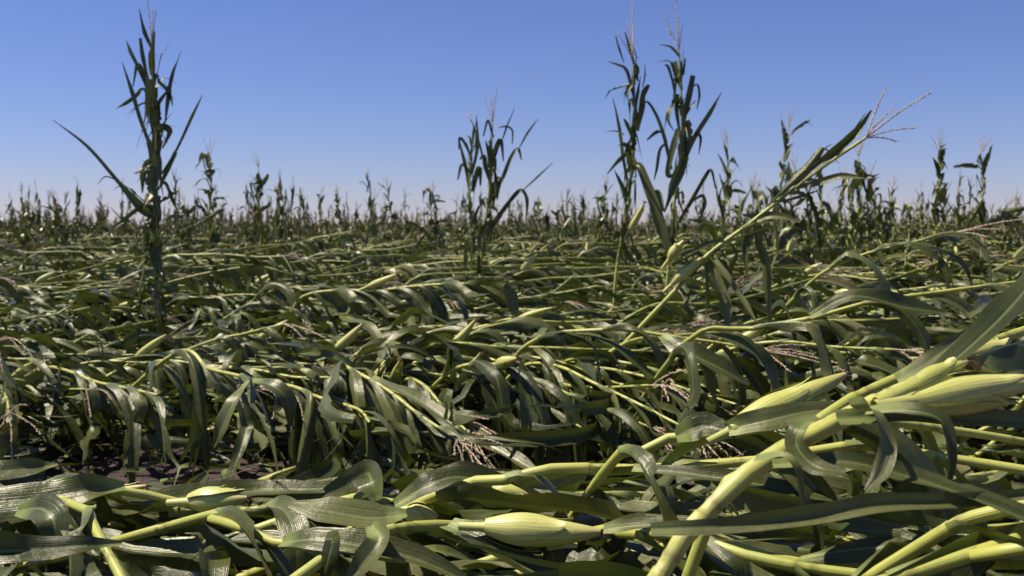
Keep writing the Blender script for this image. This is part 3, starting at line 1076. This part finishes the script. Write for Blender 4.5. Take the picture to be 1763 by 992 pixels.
BCELLS = [(-9, 200, 'lodged corn plant of the furrow bank at the far left'),
          (200, 420, 'lodged corn plant of the furrow bank below the tall leftmost standing stalk'),
          (420, 640, 'lodged corn plant of the furrow bank right of the curled drooping tassel'),
          (640, 860, 'lodged corn plant of the furrow bank below the leafy middle standing pair'),
          (860, 1100, 'lodged corn plant of the furrow bank around the bare leaning stalk base'),
          (1100, 1400, 'lodged corn plant of the furrow bank under the level reddish tassel'),
          (1400, 9999, 'lodged corn plant of the furrow bank near the right edge')]
rs = random.Random(8)
NB = 58
for i in range(NB + 9):
    x = -3.6 + 6.2 * (i + rs.random()) / NB
    y = rs.uniform(4.05, 5.0)
    yaw = rs.gauss(-0.25, 0.6)
    if x > 0.6:
        y = rs.uniform(3.2, 4.9)
        yaw = rs.gauss(0.05, 0.25)
    h = rs.uniform(0.26, 0.54) - max(0.0, x - 0.4) * 0.03
    le = rs.choice((0, 0, 0.08, -0.12))
    if -0.42 * y - 1.3 < x < -0.31 * y:
        h, le = min(h, 0.33), 0
    if i >= NB:
        x, y, yaw, h, le = rs.uniform(-1.1, 0.1), rs.uniform(4.2, 4.7), rs.gauss(-0.75, 0.15), rs.uniform(0.34, 0.46), -0.13
    b = V((x, y, 0))
    pts = gen_fallen_pts(rs, rs.uniform(1.3, 1.9), h, le, yaw, b)
    parts = fallen_parts(pts, rs, 1, hang=0.75, wmul=1.2, tassel=rs.random() < 0.55, node=0.08, auto_ear=0.25, tl=0.24, r0=0.0084, r1=0.004)
    r_ = assemble('fallen_corn_plant', parts, b)
    tag(r_, cell(BCELLS, proj(pts[4])[0]), CORN, BANK)

# ---- the mid field: copies of a dozen lodged plants
MIDN = ['the tall leftmost standing stalk', 'the leftmost standing stalk and the leafy middle pair', 'the leafy middle standing pair',
        'the two tall tasselled stalks', 'the big leaning stalk', 'the right edge']
MIDX = [(-999, 210, 'left of the tall leftmost standing stalk'), (210, 480, 'beside the tall leftmost standing stalk'),
        (480, 740, 'between the tall leftmost stalk and the leafy pair'), (740, 960, 'around the leafy middle standing pair'),
        (960, 1230, 'around the two tall tasselled stalks'), (1230, 1500, 'under the big leaning stalk'), (1500, 9999, 'towards the right edge')]
rs = random.Random(21)
protos = []
for k in range(18):
    pts = gen_fallen_pts(rs, rs.uniform(1.5, 2.0), rs.uniform(0.22, 0.42), rs.choice((0, 0, 0, 0.12)), 0, V((0, 0, 0)), rs.uniform(-.4, .4))
    parts = fallen_parts(pts, rs, 1, hang=0.3, tassel=k % 3 != 0, tl=0.24, auto_ear=0.35, wmul=1.2, node=0.07, r0=0.0075, r1=0.0038)
    protos.append(assemble('fallen_corn_plant', parts, V((0, 0, 0))))
NMID = 94
placed = []
rs = random.Random(22)
k = 0
while k < NMID:
    d = math.sqrt(rs.uniform(4.7 ** 2, 7.7 ** 2))
    x = rs.uniform(-0.60, 0.56) * d - 0.7
    if any((x - a) ** 2 + (d - b_) ** 2 < 0.25 ** 2 for a, b_ in placed):
        continue
    placed.append((x, d))
    o = protos[k] if k < len(protos) else copy_tree(protos[k % len(protos)])
    o.location = (x, d, rs.uniform(-.02, 0.05) + 0.07 * math.sin(1.7 * x + 0.8 * d) * math.sin(1.1 * d - 0.6 * x))
    yaw = rs.gauss(0.05, 0.45)
    o.rotation_euler = (rs.uniform(-.4, .4), rs.gauss(0, 0.05), yaw)
    s = rs.uniform(0.88, 1.12)
    low_here = -0.42 * d - 1.5 < x < -0.31 * d and d < 6.4       # the mat lies lower before the tall left stalk
    o.scale = (s, s, s * (0.5 if low_here else 1.0))
    if low_here:
        o.location.z = -0.03
    px = proj(V((x + math.cos(yaw) * 0.9, d + math.sin(yaw) * 0.9, 0.3)))[0]
    where = cell(MIDX, px)
    band = 'near band, ' if d < 6.3 else 'far band, '
    tag(o, 'flattened corn, ' + band + where, CORN, 'flattened corn, ' + band + where)
    k += 1


# ------------------------------------------------------------------ standing plants picked out of the photo
def stand_hero(label, stalk, Y, tass, leaves, ears, seed, rb=0.012, hang=(), group='corn stalks left standing in the field', name='standing_corn_plant', rt=0.005):
    rng = random.Random(seed)
    sp = [P(a, b, Y) for a, b in stalk]
    base = sp[0] + (sp[0] - sp[1]).normalized() * (sp[0].z / max(0.05, (sp[1] - sp[0]).normalized().z)) if sp[0].z > 0 else sp[0].copy()
    base.z = 0
    cv = Curve(catmull([base] + sp, 8))
    smb, nd, nn = stalk_mesh(cv, rb, rt, 0.16, 0)
    parts = [('stalk', smb, 'stalk', [])]
    px = Y / F_PX
    for lf in leaves:
        pl, ws = lf[0], lf[1]
        dz = lf[2] if len(lf) > 2 else rng.uniform(-0.06, 0.06)
        fray = lf[3] if len(lf) > 3 else 0
        n = len(pl)
        pp = [P(a, b, Y + dz * i / (n - 1)) for i, (a, b) in enumerate(pl)]
        pos = [w * px * 0.44 for w in ws]
        hint = V((rng.uniform(-.5, .5), -0.8, rng.uniform(0, 0.6)))
        parts.append(('leaf', path_leaf(pp, pos, rng, 0, hint, fray, 0.5), 'leaf', []))
    for (py, phi, L, w, ang, droop) in hang:
        if droop < 1:
            L, w = L * 0.8, w * 0.7
        # leaves hanging down along the stalk, found by height
        z = P(stalk[0][0], py, Y).z
        s = min((abs(cv.at(cv.L * q / 100).z - z), cv.L * q / 100) for q in range(101))[1]
        fold = (rng.choice((0.13, 0.2, 0.27)), V((0.05 * math.cos(phi), 0.05 * math.sin(phi), -1.0))) if droop > 6 else None
        parts.append(('leaf', auto_leaf(cv, s, 0.012, phi, ang, L, w, rng, 0, droop, 0.1, fold, rng.choice((0, 1, 2, 3)), twist=rng.uniform(-2.5, 2.5)), 'leaf', []))
    for a, b, r_ in ears:
        m_, sk = ear_mesh(P(a[0], a[1], Y - 0.03), P(b[0], b[1], Y - 0.05), r_, rng, 0)
        parts.append(('ear', m_, 'husk', [('silk', sk, 'silk')]))
    if tass:
        p0 = cv.at(cv.L)
        parts.append(('tassel', tassel_mesh(p0, V((0, 0, 1)), rng, 0, ends=[(P(a, b, Y + rng.uniform(-.04, .04)),) for a, b in tass]), 'tassel', []))
    r_ = assemble(name, parts, base)
    tag(r_, label, CORN, group)
    return r_


rh = random.Random(77)


def hangs(y0, y1, n, Ls=(0.35, 0.6), ws=(0.018, 0.034), rng=rh):
    out = []
    for i in range(n):
        out.append((y0 + (y1 - y0) * (i + rng.random()) / n, rng.uniform(0, 6.28), rng.uniform(*Ls), rng.uniform(*ws), rng.uniform(0.1, 0.3), rng.choice((7, 7, 8, 0.6, 0.6))))
    return out


stand_hero('tallest leftmost standing corn stalk, nearly black, one thin leaf reaching far out to the left',
           [(273, 605), (271, 480), (266, 330), (268, 220), (263, 140), (262, 78)], 6.3,
           [(253, -8), (262, 18), (268, 20), (258, 40)],
           [([(262, 84), (250, 56), (240, 16)], [6, 9, 2]), ([(263, 128), (262, 100), (266, 54)], [8, 12, 4]),
            ([(256, 142), (247, 105), (241, 66)], [4, 9, 6]), ([(253, 152), (238, 115), (225, 88), (218, 70)], [4, 8, 9, 1]),
            ([(257, 246), (242, 205), (228, 160), (210, 106)], [8, 8, 9, 1]), ([(255, 160), (245, 122), (236, 114), (229, 150)], [7, 8, 7, 2]),
            ([(258, 172), (247, 155), (236, 165), (216, 180), (199, 188)], [5, 8, 9, 8, 1]),
            ([(258, 190), (250, 178), (228, 190), (205, 206)], [4, 6, 5, 1], 0.05, 2),
            ([(271, 225), (264, 190), (258, 136)], [14, 18, 17]), ([(268, 285), (270, 240), (276, 220), (292, 226), (280, 256)], [12, 16, 16, 13, 4]),
            ([(275, 250), (286, 205), (292, 165), (298, 134), (305, 108), (313, 86)], [3, 5, 13, 13, 3, 1], 0, 0),
            ([(278, 300), (304, 258), (331, 200), (349, 163)], [4, 5, 6, 1]), ([(276, 320), (290, 290), (303, 262)], [6, 11, 10]),
            ([(270, 275), (255, 280), (246, 300), (245, 332)], [8, 14, 14, 3]), ([(263, 300), (262, 265), (258, 240)], [12, 16, 10]),
            ([(264, 372), (245, 360), (205, 315), (150, 252), (90, 206)], [16, 22, 8, 6, 1], -0.1),
            ([(200, 310), (182, 305), (168, 318)], [2, 4, 1]), ([(218, 330), (205, 322), (196, 328)], [2, 3, 1]),
            ([(262, 345), (235, 362), (210, 382), (188, 400)], [6, 9, 8, 2], -0.12),
            ([(270, 330), (285, 315), (298, 345), (310, 372)], [5, 8, 8, 2]),
            ([(278, 425), (305, 400), (345, 380), (390, 352)], [3, 4, 4, 1])],
           [], 101, hang=hangs(120, 560, 44, (0.25, 0.45), (0.018, 0.034)))

stand_hero('leafy standing corn stalk in the middle, thin tassel, leaves arching out to its right',
           [(821, 520), (825, 480), (834, 400), (843, 320), (848, 215)], 8.2, [(856, 150), (833, 163), (850, 165), (845, 170)],
           [([(843, 300), (852, 262), (862, 242), (867, 278)], [6, 11, 9, 2]), ([(846, 322), (836, 290), (832, 270), (826, 275)], [7, 12, 9, 3]),
            ([(832, 272), (822, 235), (811, 206)], [5, 4, 1]), ([(864, 244), (872, 220), (886, 187)], [3, 4, 1]),
            ([(845, 345), (864, 310), (880, 272), (892, 257), (898, 276)], [8, 9, 8, 7, 2]), ([(893, 257), (908, 230), (926, 205)], [2, 5, 1]),
            ([(842, 400), (860, 372), (880, 345), (897, 328), (907, 345), (906, 380)], [8, 12, 9, 8, 8, 2], -0.15), ([(900, 328), (925, 305), (952, 280)], [2, 4, 1]),
            ([(846, 360), (856, 310), (860, 315), (856, 345)], [10, 12, 11, 3]), ([(848, 235), (840, 208), (832, 235)], [4, 6, 3]), ([(848, 235), (842, 210), (849, 236)], [4, 6, 3]),
            ([(858, 220), (872, 218), (882, 225), (882, 248)], [2, 4, 4, 2])],
           [], 102, hang=hangs(260, 470, 24, (0.25, 0.45), (0.014, 0.03)))
stand_hero('slimmer shredded standing corn stalk just left of the leafy middle one',
           [(812, 470), (811, 400), (808, 330), (812, 260), (815, 215)], 8.6, [(800, 195), (808, 190)],
           [([(808, 320), (800, 280), (789, 238)], [6, 8, 2]), ([(812, 300), (822, 250), (820, 200)], [5, 8, 2]), ([(810, 270), (802, 250), (792, 238), (790, 258)], [4, 7, 6, 2]),
            ([(812, 330), (824, 290), (827, 320)], [9, 13, 4]), ([(812, 300), (796, 285), (788, 310)], [5, 8, 3])],
           [], 103, hang=hangs(230, 440, 17, (0.2, 0.4), (0.016, 0.03)), rb=0.010)
stand_hero('tall standing corn stalk with a pink tassel, left one of two near the top',
           [(1056, 560), (1062, 463), (1081, 356), (1089, 272), (1092, 180), (1090, 105)], 7.0, [(1089, 4), (1080, 42), (1084, 44), (1063, 56)],
           [([(1091, 112), (1083, 82), (1076, 55)], [8, 9, 2]), ([(1088, 160), (1078, 122), (1064, 112), (1047, 106)], [7, 8, 6, 1]), ([(1074, 108), (1066, 85), (1060, 62)], [2, 5, 2]),
            ([(1094, 225), (1104, 185), (1108, 160), (1117, 146)], [12, 15, 14, 7]), ([(1106, 150), (1110, 130), (1110, 110)], [3, 4, 1]),
            ([(1100, 190), (1114, 176), (1130, 200), (1143, 235), (1156, 292)], [5, 6, 7, 8, 6], -0.15), ([(1143, 230), (1130, 228), (1114, 241)], [3, 8, 3]), ([(1148, 245), (1136, 258), (1130, 290), (1126, 310)], [4, 7, 7, 2]),
            ([(1082, 320), (1072, 260), (1066, 215), (1055, 168)], [6, 8, 7, 1]), ([(1075, 232), (1060, 226), (1042, 227)], [3, 4, 1]), ([(1082, 262), (1066, 275), (1045, 300)], [5, 9, 2]),
            ([(1090, 285), (1102, 290), (1120, 335), (1138, 390), (1156, 442)], [8, 16, 20, 22, 14], -0.3), ([(1120, 345), (1132, 335), (1140, 365)], [10, 18, 12], -0.2),
            ([(1088, 145), (1094, 120), (1098, 140)], [6, 8, 4]), ([(1090, 240), (1080, 215), (1074, 205)], [6, 9, 4])],
           [((1080, 402), (1110, 348), 0.022)], 104, hang=hangs(120, 450, 30, (0.22, 0.42), (0.014, 0.03)))
stand_hero('tall standing corn stalk with a forked pink tassel, right one of two near the top',
           [(1146, 520), (1153, 440), (1161, 350), (1173, 275), (1174, 190), (1169, 90)], 6.8, [(1163, 0), (1143, 27), (1150, 50), (1175, 43), (1168, 30)],
           [([(1174, 156), (1166, 132), (1159, 107)], [5, 13, 14]), ([(1160, 108), (1146, 105), (1132, 109)], [3, 4, 1]), ([(1170, 98), (1155, 82), (1135, 77)], [7, 6, 1]),
            ([(1164, 175), (1158, 140), (1150, 115), (1143, 113)], [4, 5, 6, 2]), ([(1169, 225), (1164, 190), (1166, 162)], [7, 9, 9]),
            ([(1176, 210), (1186, 165), (1193, 130)], [9, 13, 10]), ([(1192, 150), (1201, 147), (1204, 165), (1200, 188)], [3, 5, 5, 2]), ([(1180, 200), (1192, 180), (1198, 174)], [4, 5, 2]),
            ([(1176, 275), (1178, 250), (1176, 225)], [13, 19, 16]), ([(1165, 300), (1150, 300), (1160, 250), (1168, 222)], [6, 10, 14, 9]),
            ([(1172, 290), (1194, 240), (1222, 195), (1243, 158)], [10, 10, 9, 1]), ([(1190, 245), (1200, 231), (1206, 240), (1203, 266)], [5, 8, 7, 2]), ([(1210, 215), (1205, 222), (1198, 232)], [3, 4, 2]),
            ([(1178, 270), (1166, 297), (1155, 325), (1143, 366)], [14, 24, 20, 3], -0.15), ([(1160, 330), (1172, 300), (1182, 270)], [8, 14, 12]),
            ([(1163, 390), (1190, 345), (1213, 305), (1224, 293), (1232, 325)], [6, 10, 9, 7, 3], -0.15), ([(1195, 345), (1208, 338), (1213, 352), (1202, 385)], [4, 8, 9, 3]),
            ([(1172, 105), (1176, 130), (1180, 100)], [5, 7, 3])],
           [], 105, hang=hangs(120, 440, 22, (0.22, 0.42), (0.014, 0.03)))
stand_hero('big corn stalk leaning steeply right with a wide spread tassel against the sky',
           [(1120, 545), (1170, 492), (1220, 438), (1300, 378), (1370, 322), (1435, 275), (1490, 238)], 4.4,
           [(1603, 159), (1526, 150), (1576, 220), (1545, 244), (1512, 182), (1540, 185), (1520, 205)],
           [([(1330, 352), (1380, 308), (1430, 268), (1470, 232), (1500, 190)], [8, 18, 20, 20, 4], -0.1), ([(1310, 372), (1350, 330), (1400, 290), (1445, 262)], [6, 14, 14, 3], 0.1),
            ([(1375, 322), (1410, 314), (1450, 303), (1492, 307)], [9, 15, 13, 2], -0.15), ([(1300, 380), (1322, 372), (1350, 374), (1378, 383)], [9, 17, 15, 3], -0.1),
            ([(1335, 350), (1375, 340), (1410, 328)], [4, 8, 2]), ([(1290, 388), (1284, 430), (1286, 480)], [9, 14, 3], -0.05),
            ([(1222, 440), (1245, 470), (1275, 515), (1302, 555)], [9, 20, 17, 4], -0.2), ([(1222, 442), (1232, 480), (1250, 530), (1252, 570)], [8, 24, 22, 4], -0.1),
            ([(1440, 272), (1452, 255), (1490, 195)], [5, 10, 2]), ([(1250, 415), (1220, 420), (1170, 445)], [4, 12, 3], -0.15)],
           [((1157, 490), (1209, 444), 0.022), ((1153, 446), (1178, 414), 0.021)], 106, rb=0.011, hang=hangs(330, 500, 10, (0.35, 0.6), (0.018, 0.032)), name='leaning_corn_plant', rt=0.006)

# ---- smaller standing plants, one by one
rs = random.Random(31)
sprotos = []
for k in range(9):
    sprotos.append(standing_parts(rs, 1.62 + 0.08 * rs.random(), 1, lean=rs.uniform(0, 0.18), leafy=1.5, short=0.95))
slocal = [None] * 9
SG = 'smaller corn stalks left standing behind'
SMALL = [  # px, top py, distance, label
    (358, 240, 13, 'ragged standing corn stalk just right of the tall leftmost one'),
    (455, 265, 15, 'tallest standing corn stalk between the leftmost stalk and the picture middle'),
    (478, 320, 18, 'short standing corn stalk close on the right of the tall one left of middle'),
    (440, 355, 16, 'stubby standing corn stalk close on the left of the tall one left of middle'),
    (548, 318, 20, 'slim standing corn stalk, first of the evenly spaced four left of the middle'),
    (592, 318, 22, 'slim standing corn stalk, second of the evenly spaced four left of the middle'),
    (628, 325, 24, 'thin pale-topped standing corn stalk, third of the evenly spaced four left of the middle'),
    (678, 305, 20, 'slim bent-topped standing corn stalk, fourth of the evenly spaced four left of the middle'),
    (742, 322, 20, 'left one of a close pair of standing corn stalks left of the leafy middle pair'),
    (754, 310, 20, 'right one of a close pair of standing corn stalks left of the leafy middle pair'),
    (322, 330, 15, 'low standing corn stalk between the tall leftmost stalk and its ragged neighbour'),
    (24, 345, 17, 'leftmost corn stalk of the dark clump at the left edge'),
    (45, 340, 16, 'second corn stalk of the dark clump at the left edge'),
    (62, 350, 18, 'middle corn stalk of the dark clump at the left edge'),
    (92, 325, 16, 'tallest corn stalk of the dark clump at the left edge'),
    (110, 335, 17, 'corn stalk right of the tallest in the dark clump at the left edge'),
    (122, 345, 16, 'rightmost corn stalk of the dark clump at the left edge'),
    (183, 352, 24, 'lone standing corn stalk midway between the left clump and the tall leftmost stalk'),
    (930, 335, 20, 'low standing corn stalk right of the leafy middle pair'),
    (960, 345, 24, 'lower standing corn stalk midway between the leafy pair and the twin pink tassels'),
    (990, 340, 24, 'low standing corn stalk second to the left of the twin pink tassels'),
    (1025, 300, 18, 'standing corn stalk close on the left of the twin pink tassels'),
    (1040, 325, 20, 'short standing corn stalk squeezed against the left of the twin pink tassels'),
    (1250, 222, 12, 'shredded standing corn stalk close on the right of the twin pink tassels'),
    (1268, 330, 15, 'short leafy corn stalk at the foot of the shredded stalk right of the twin tassels'),
    (1335, 192, 11.5, 'tall standing corn stalk with a faint tassel above the leaning stalk middle'),
    (1352, 270, 13, 'standing corn stalk partly behind the faint-tasselled one above the leaning stalk'),
    (1312, 310, 14, 'short corn stalk left of the faint-tasselled one above the leaning stalk'),
    (1475, 235, 10.5, 'standing corn stalk right behind the tassel end of the leaning stalk'),
    (1440, 290, 12, 'standing corn stalk half hidden under the upper leaves of the leaning stalk'),
    (1510, 300, 14, 'thin standing corn stalk just right of the leaning stalk tassel'),
    (1540, 330, 17, 'low standing corn stalk right of the leaning stalk tassel'),
    (1608, 228, 12, 'crooked standing corn stalk with bunched leaves, right of the leaning stalk'),
    (1632, 318, 18, 'pale pointed standing corn stalk beside the crooked one on the right'),
    (1590, 340, 20, 'short standing corn stalk at the left foot of the crooked one on the right'),
    (1692, 240, 12.5, 'forked standing corn stalk, tallest near the right edge'),
    (1668, 350, 20, 'short standing corn stalk left of the forked one near the right edge'),
    (1725, 335, 14, 'corn stalk with a bent leaf just right of the forked one near the right edge'),
    (1418, 268, 12.5, 'leafy standing corn stalk behind the middle of the leaning stalk'),
    (1395, 290, 13, 'shorter standing corn stalk behind the middle of the leaning stalk'),
    (1460, 272, 11.5, 'standing corn stalk tangled with the topmost leaves of the leaning stalk'),
    (1494, 282, 12, 'drooping standing corn stalk below the tassel of the leaning stalk'),
    (1528, 305, 14, 'thin pale corn stalk second to the right of the leaning stalk tassel'),
    (1290, 300, 14, 'leafy standing corn stalk just above the ear of the leaning stalk'),
    (1228, 290, 13, 'standing corn stalk between the twin pink tassels and the shredded stalk beside them'),
    (1562, 340, 18, 'low standing corn stalk midway between the leaning tassel and the crooked stalk'),
    (1752, 335, 14, 'last standing corn stalk, against the right edge'),
]
for i, (px, py, Y, lab) in enumerate(SMALL):
    j = (i * 4) % 9
    top = P(px, py, Y)
    name = 'standing_corn_plant'
    if slocal[j] is None:
        o = assemble(name, sprotos[j], V((0, 0, 0)))
        slocal[j] = o
    else:
        o = copy_tree(slocal[j])
    b = P(px, 400, Y)
    o.location = (b.x, Y, 0)
    s = top.z / 1.9
    o.scale = (1.2, 1.2, s)
    o.rotation_euler = (rs.gauss(0, 0.03), rs.gauss(0.02, 0.04), rs.uniform(0, 6.28))
    tag(o, lab, CORN, SG)


# ------------------------------------------------------------------ the far field: beyond counting, one object
def arrays(mb):
    v = np.array([tuple(p) for p in mb.v], dtype=np.float32)
    tri = [q for q in mb.f]
    return v, tri, np.array(mb.uv, dtype=np.float32), np.array(mb.m, dtype=np.int32)


def build_mass(name, lib, places, label, group=None):
    """places: (lib index, x, y, z, yaw, scale_xy, scale_z)"""
    vs, uvs, fs, ms, ti = [], [], [], [], []
    off = 0
    rng = np.random.default_rng(3)
    pre = []
    for mb in lib:
        v, f, uv, m_ = arrays(mb)
        f4 = np.array([(q if len(q) == 4 else (*q, q[2])) for q in f], dtype=np.int32)
        pre.append((v, f4, uv, m_))
    for (k, x, y, z, yaw, s, sz) in places:
        v, f, uv, m_ = pre[k]
        c, sn = math.cos(yaw), math.sin(yaw)
        w = np.empty_like(v)
        w[:, 0] = (v[:, 0] * c - v[:, 1] * sn) * s + x
        w[:, 1] = (v[:, 0] * sn + v[:, 1] * c) * s + y
        w[:, 2] = v[:, 2] * sz + z
        vs.append(w)
        fs.append(f + off)
        uvs.append(uv)
        ms.append(m_)
        ti.append(np.full(len(v), rng.random(), dtype=np.float32) + rng.random(len(v)).astype(np.float32) * 0.02)
        off += len(v)
    v = np.concatenate(vs)
    f = np.concatenate(fs)
    uv = np.concatenate(uvs)
    m_ = np.concatenate(ms)
    me = bpy.data.meshes.new(name)
    me.vertices.add(len(v))
    me.vertices.foreach_set('co', v.ravel())
    me.loops.add(f.size)
    me.loops.foreach_set('vertex_index', f.ravel())
    me.polygons.add(len(f))
    me.polygons.foreach_set('loop_start', np.arange(0, f.size, 4, dtype=np.int32))
    me.polygons.foreach_set('loop_total', np.full(len(f), 4, dtype=np.int32))
    for k_ in MKEYS:
        me.materials.append(MATS[k_])
    me.polygons.foreach_set('material_index', m_)
    me.polygons.foreach_set('use_smooth', np.ones(len(f), dtype=bool))
    ul = me.uv_layers.new(name='UVMap')
    ul.data.foreach_set('uv', uv[f.ravel()].ravel())
    at_ = me.attributes.new('tint', 'FLOAT', 'POINT')
    at_.data.foreach_set('value', np.concatenate(ti))
    me.update(calc_edges=True)
    me.validate()
    return tag(obj(name, me), label, 'corn field', group, 'stuff')


rs = random.Random(41)
lib = []
for k in range(24):
    pts = gen_fallen_pts(rs, rs.uniform(1.4, 2.1), rs.uniform(0.22, 0.42), rs.choice((0, 0, 0.1)), 0, V((0, 0, 0)), rs.uniform(-.4, .4))
    lib.append(joined(fallen_parts(pts, rs, 2, hang=0.45, tassel=k % 3 == 0, wmul=1.15, per=3, node=0.10, auto_ear=0.2, r0=0.0075, r1=0.0035)))
NF = len(lib)
for k in range(10):
    lib.append(joined(standing_parts(rs, 1.5, 2, lean=rs.uniform(0, 0.2), leafy=1.3)))
places = []


def scatter(d0, d1, dens, fn, spread=0.66):
    area = spread * (d1 * d1 - d0 * d0)
    for _ in range(int(area * dens)):
        d = math.sqrt(rs.uniform(d0 * d0, d1 * d1))
        x = rs.uniform(-spread, spread) * d - 0.5
        fn(x, d)


def lay(x, d):
    s = rs.uniform(0.9, 1.15)
    places.append((rs.randrange(NF), x, d, rs.uniform(-.06, .14) + 0.07 * math.sin(1.7 * x + 0.8 * d) * math.sin(1.1 * d - 0.6 * x), rs.gauss(0.05, 0.6), s, s * rs.uniform(0.8, 1.3)))


scatter(7.6, 14, 7.0, lay)
scatter(14, 30, 3.6, lay)
scatter(30, 110, 0.30, lay)
build_mass('flattened_corn', lib, places, 'far mat of flattened corn running to the horizon')
places = []


def stand(x, d):
    if math.sin(0.9 * x + 0.31 * d) + math.sin(0.53 * d - 0.47 * x) + rs.uniform(-1, 1) < -0.5:
        return
    s = rs.uniform(0.8, 1.1)
    h = rs.uniform(0.40, 0.85) if rs.random() < 0.8 else rs.uniform(0.9, 1.3)
    if d < 20:
        h *= 0.75
    if d < 13:
        h = rs.uniform(0.28, 0.5)
    places.append((NF + rs.randrange(10), x, d, 0, rs.uniform(0, 6.28), s, h))


scatter(9, 13, 0.5, stand)
scatter(13, 24, 0.6, stand)
scatter(24, 45, 1.6, stand)
scatter(45, 80, 0.45, stand)
scatter(80, 170, 0.10, stand)
build_mass('broken_corn_stand', lib, places, 'distant ragged line of broken corn stalks along the horizon')


# ------------------------------------------------------------------ torn leaf shreds strewn over everything (nobody could count them)
rs = random.Random(51)
lib = []
for k in range(26):
    L = rs.uniform(0.12, 0.55)
    pts, nrm = grow_leaf(V((0, 0, 0.2)), V((1, 0, rs.uniform(-0.25, 0.15))), V((-rs.uniform(0, .4), 0, 1)).normalized(), L, rs, 1, rs.uniform(1.0, 5.0), -1, twist=rs.uniform(-5, 5), wander=2.0)
    for p in pts:
        p.z -= 0.2
    mb = MB()
    leaf_grid(mb, pts, nrm, L, rs.uniform(0.006, 0.027), 1, rs, None, None, rs.choice((0, 0.2, 0.4)), rs.choice((0, 0, 2, 3)))
    lib.append(mb)
places = []


def shred(x, d):
    if 2.55 < d < 3.9 and x < 0.35 * d - 0.6:
        if rs.random() < 0.75:
            return
        z = rs.uniform(0.02, 0.06)
    else:
        z = rs.uniform(0.06, 0.46) if d > 3.9 else rs.uniform(0.08, 0.30)
        if -0.45 * d < x < -0.28 * d and d < 6.4:
            z = min(z, 0.22)
    places.append((rs.randrange(len(lib)), x, d, z, rs.gauss(0, 0.9), rs.uniform(0.8, 1.3), rs.uniform(0.7, 1.3)))


scatter(1.35, 4.0, 110, shred)
scatter(4.0, 9.0, 115, shred)
scatter(9.0, 16.0, 85, shred)
scatter(16.0, 26.0, 24, shred)
build_mass('shredded_corn_leaves', lib, places, 'torn corn leaf shreds strewn over the flattened field')
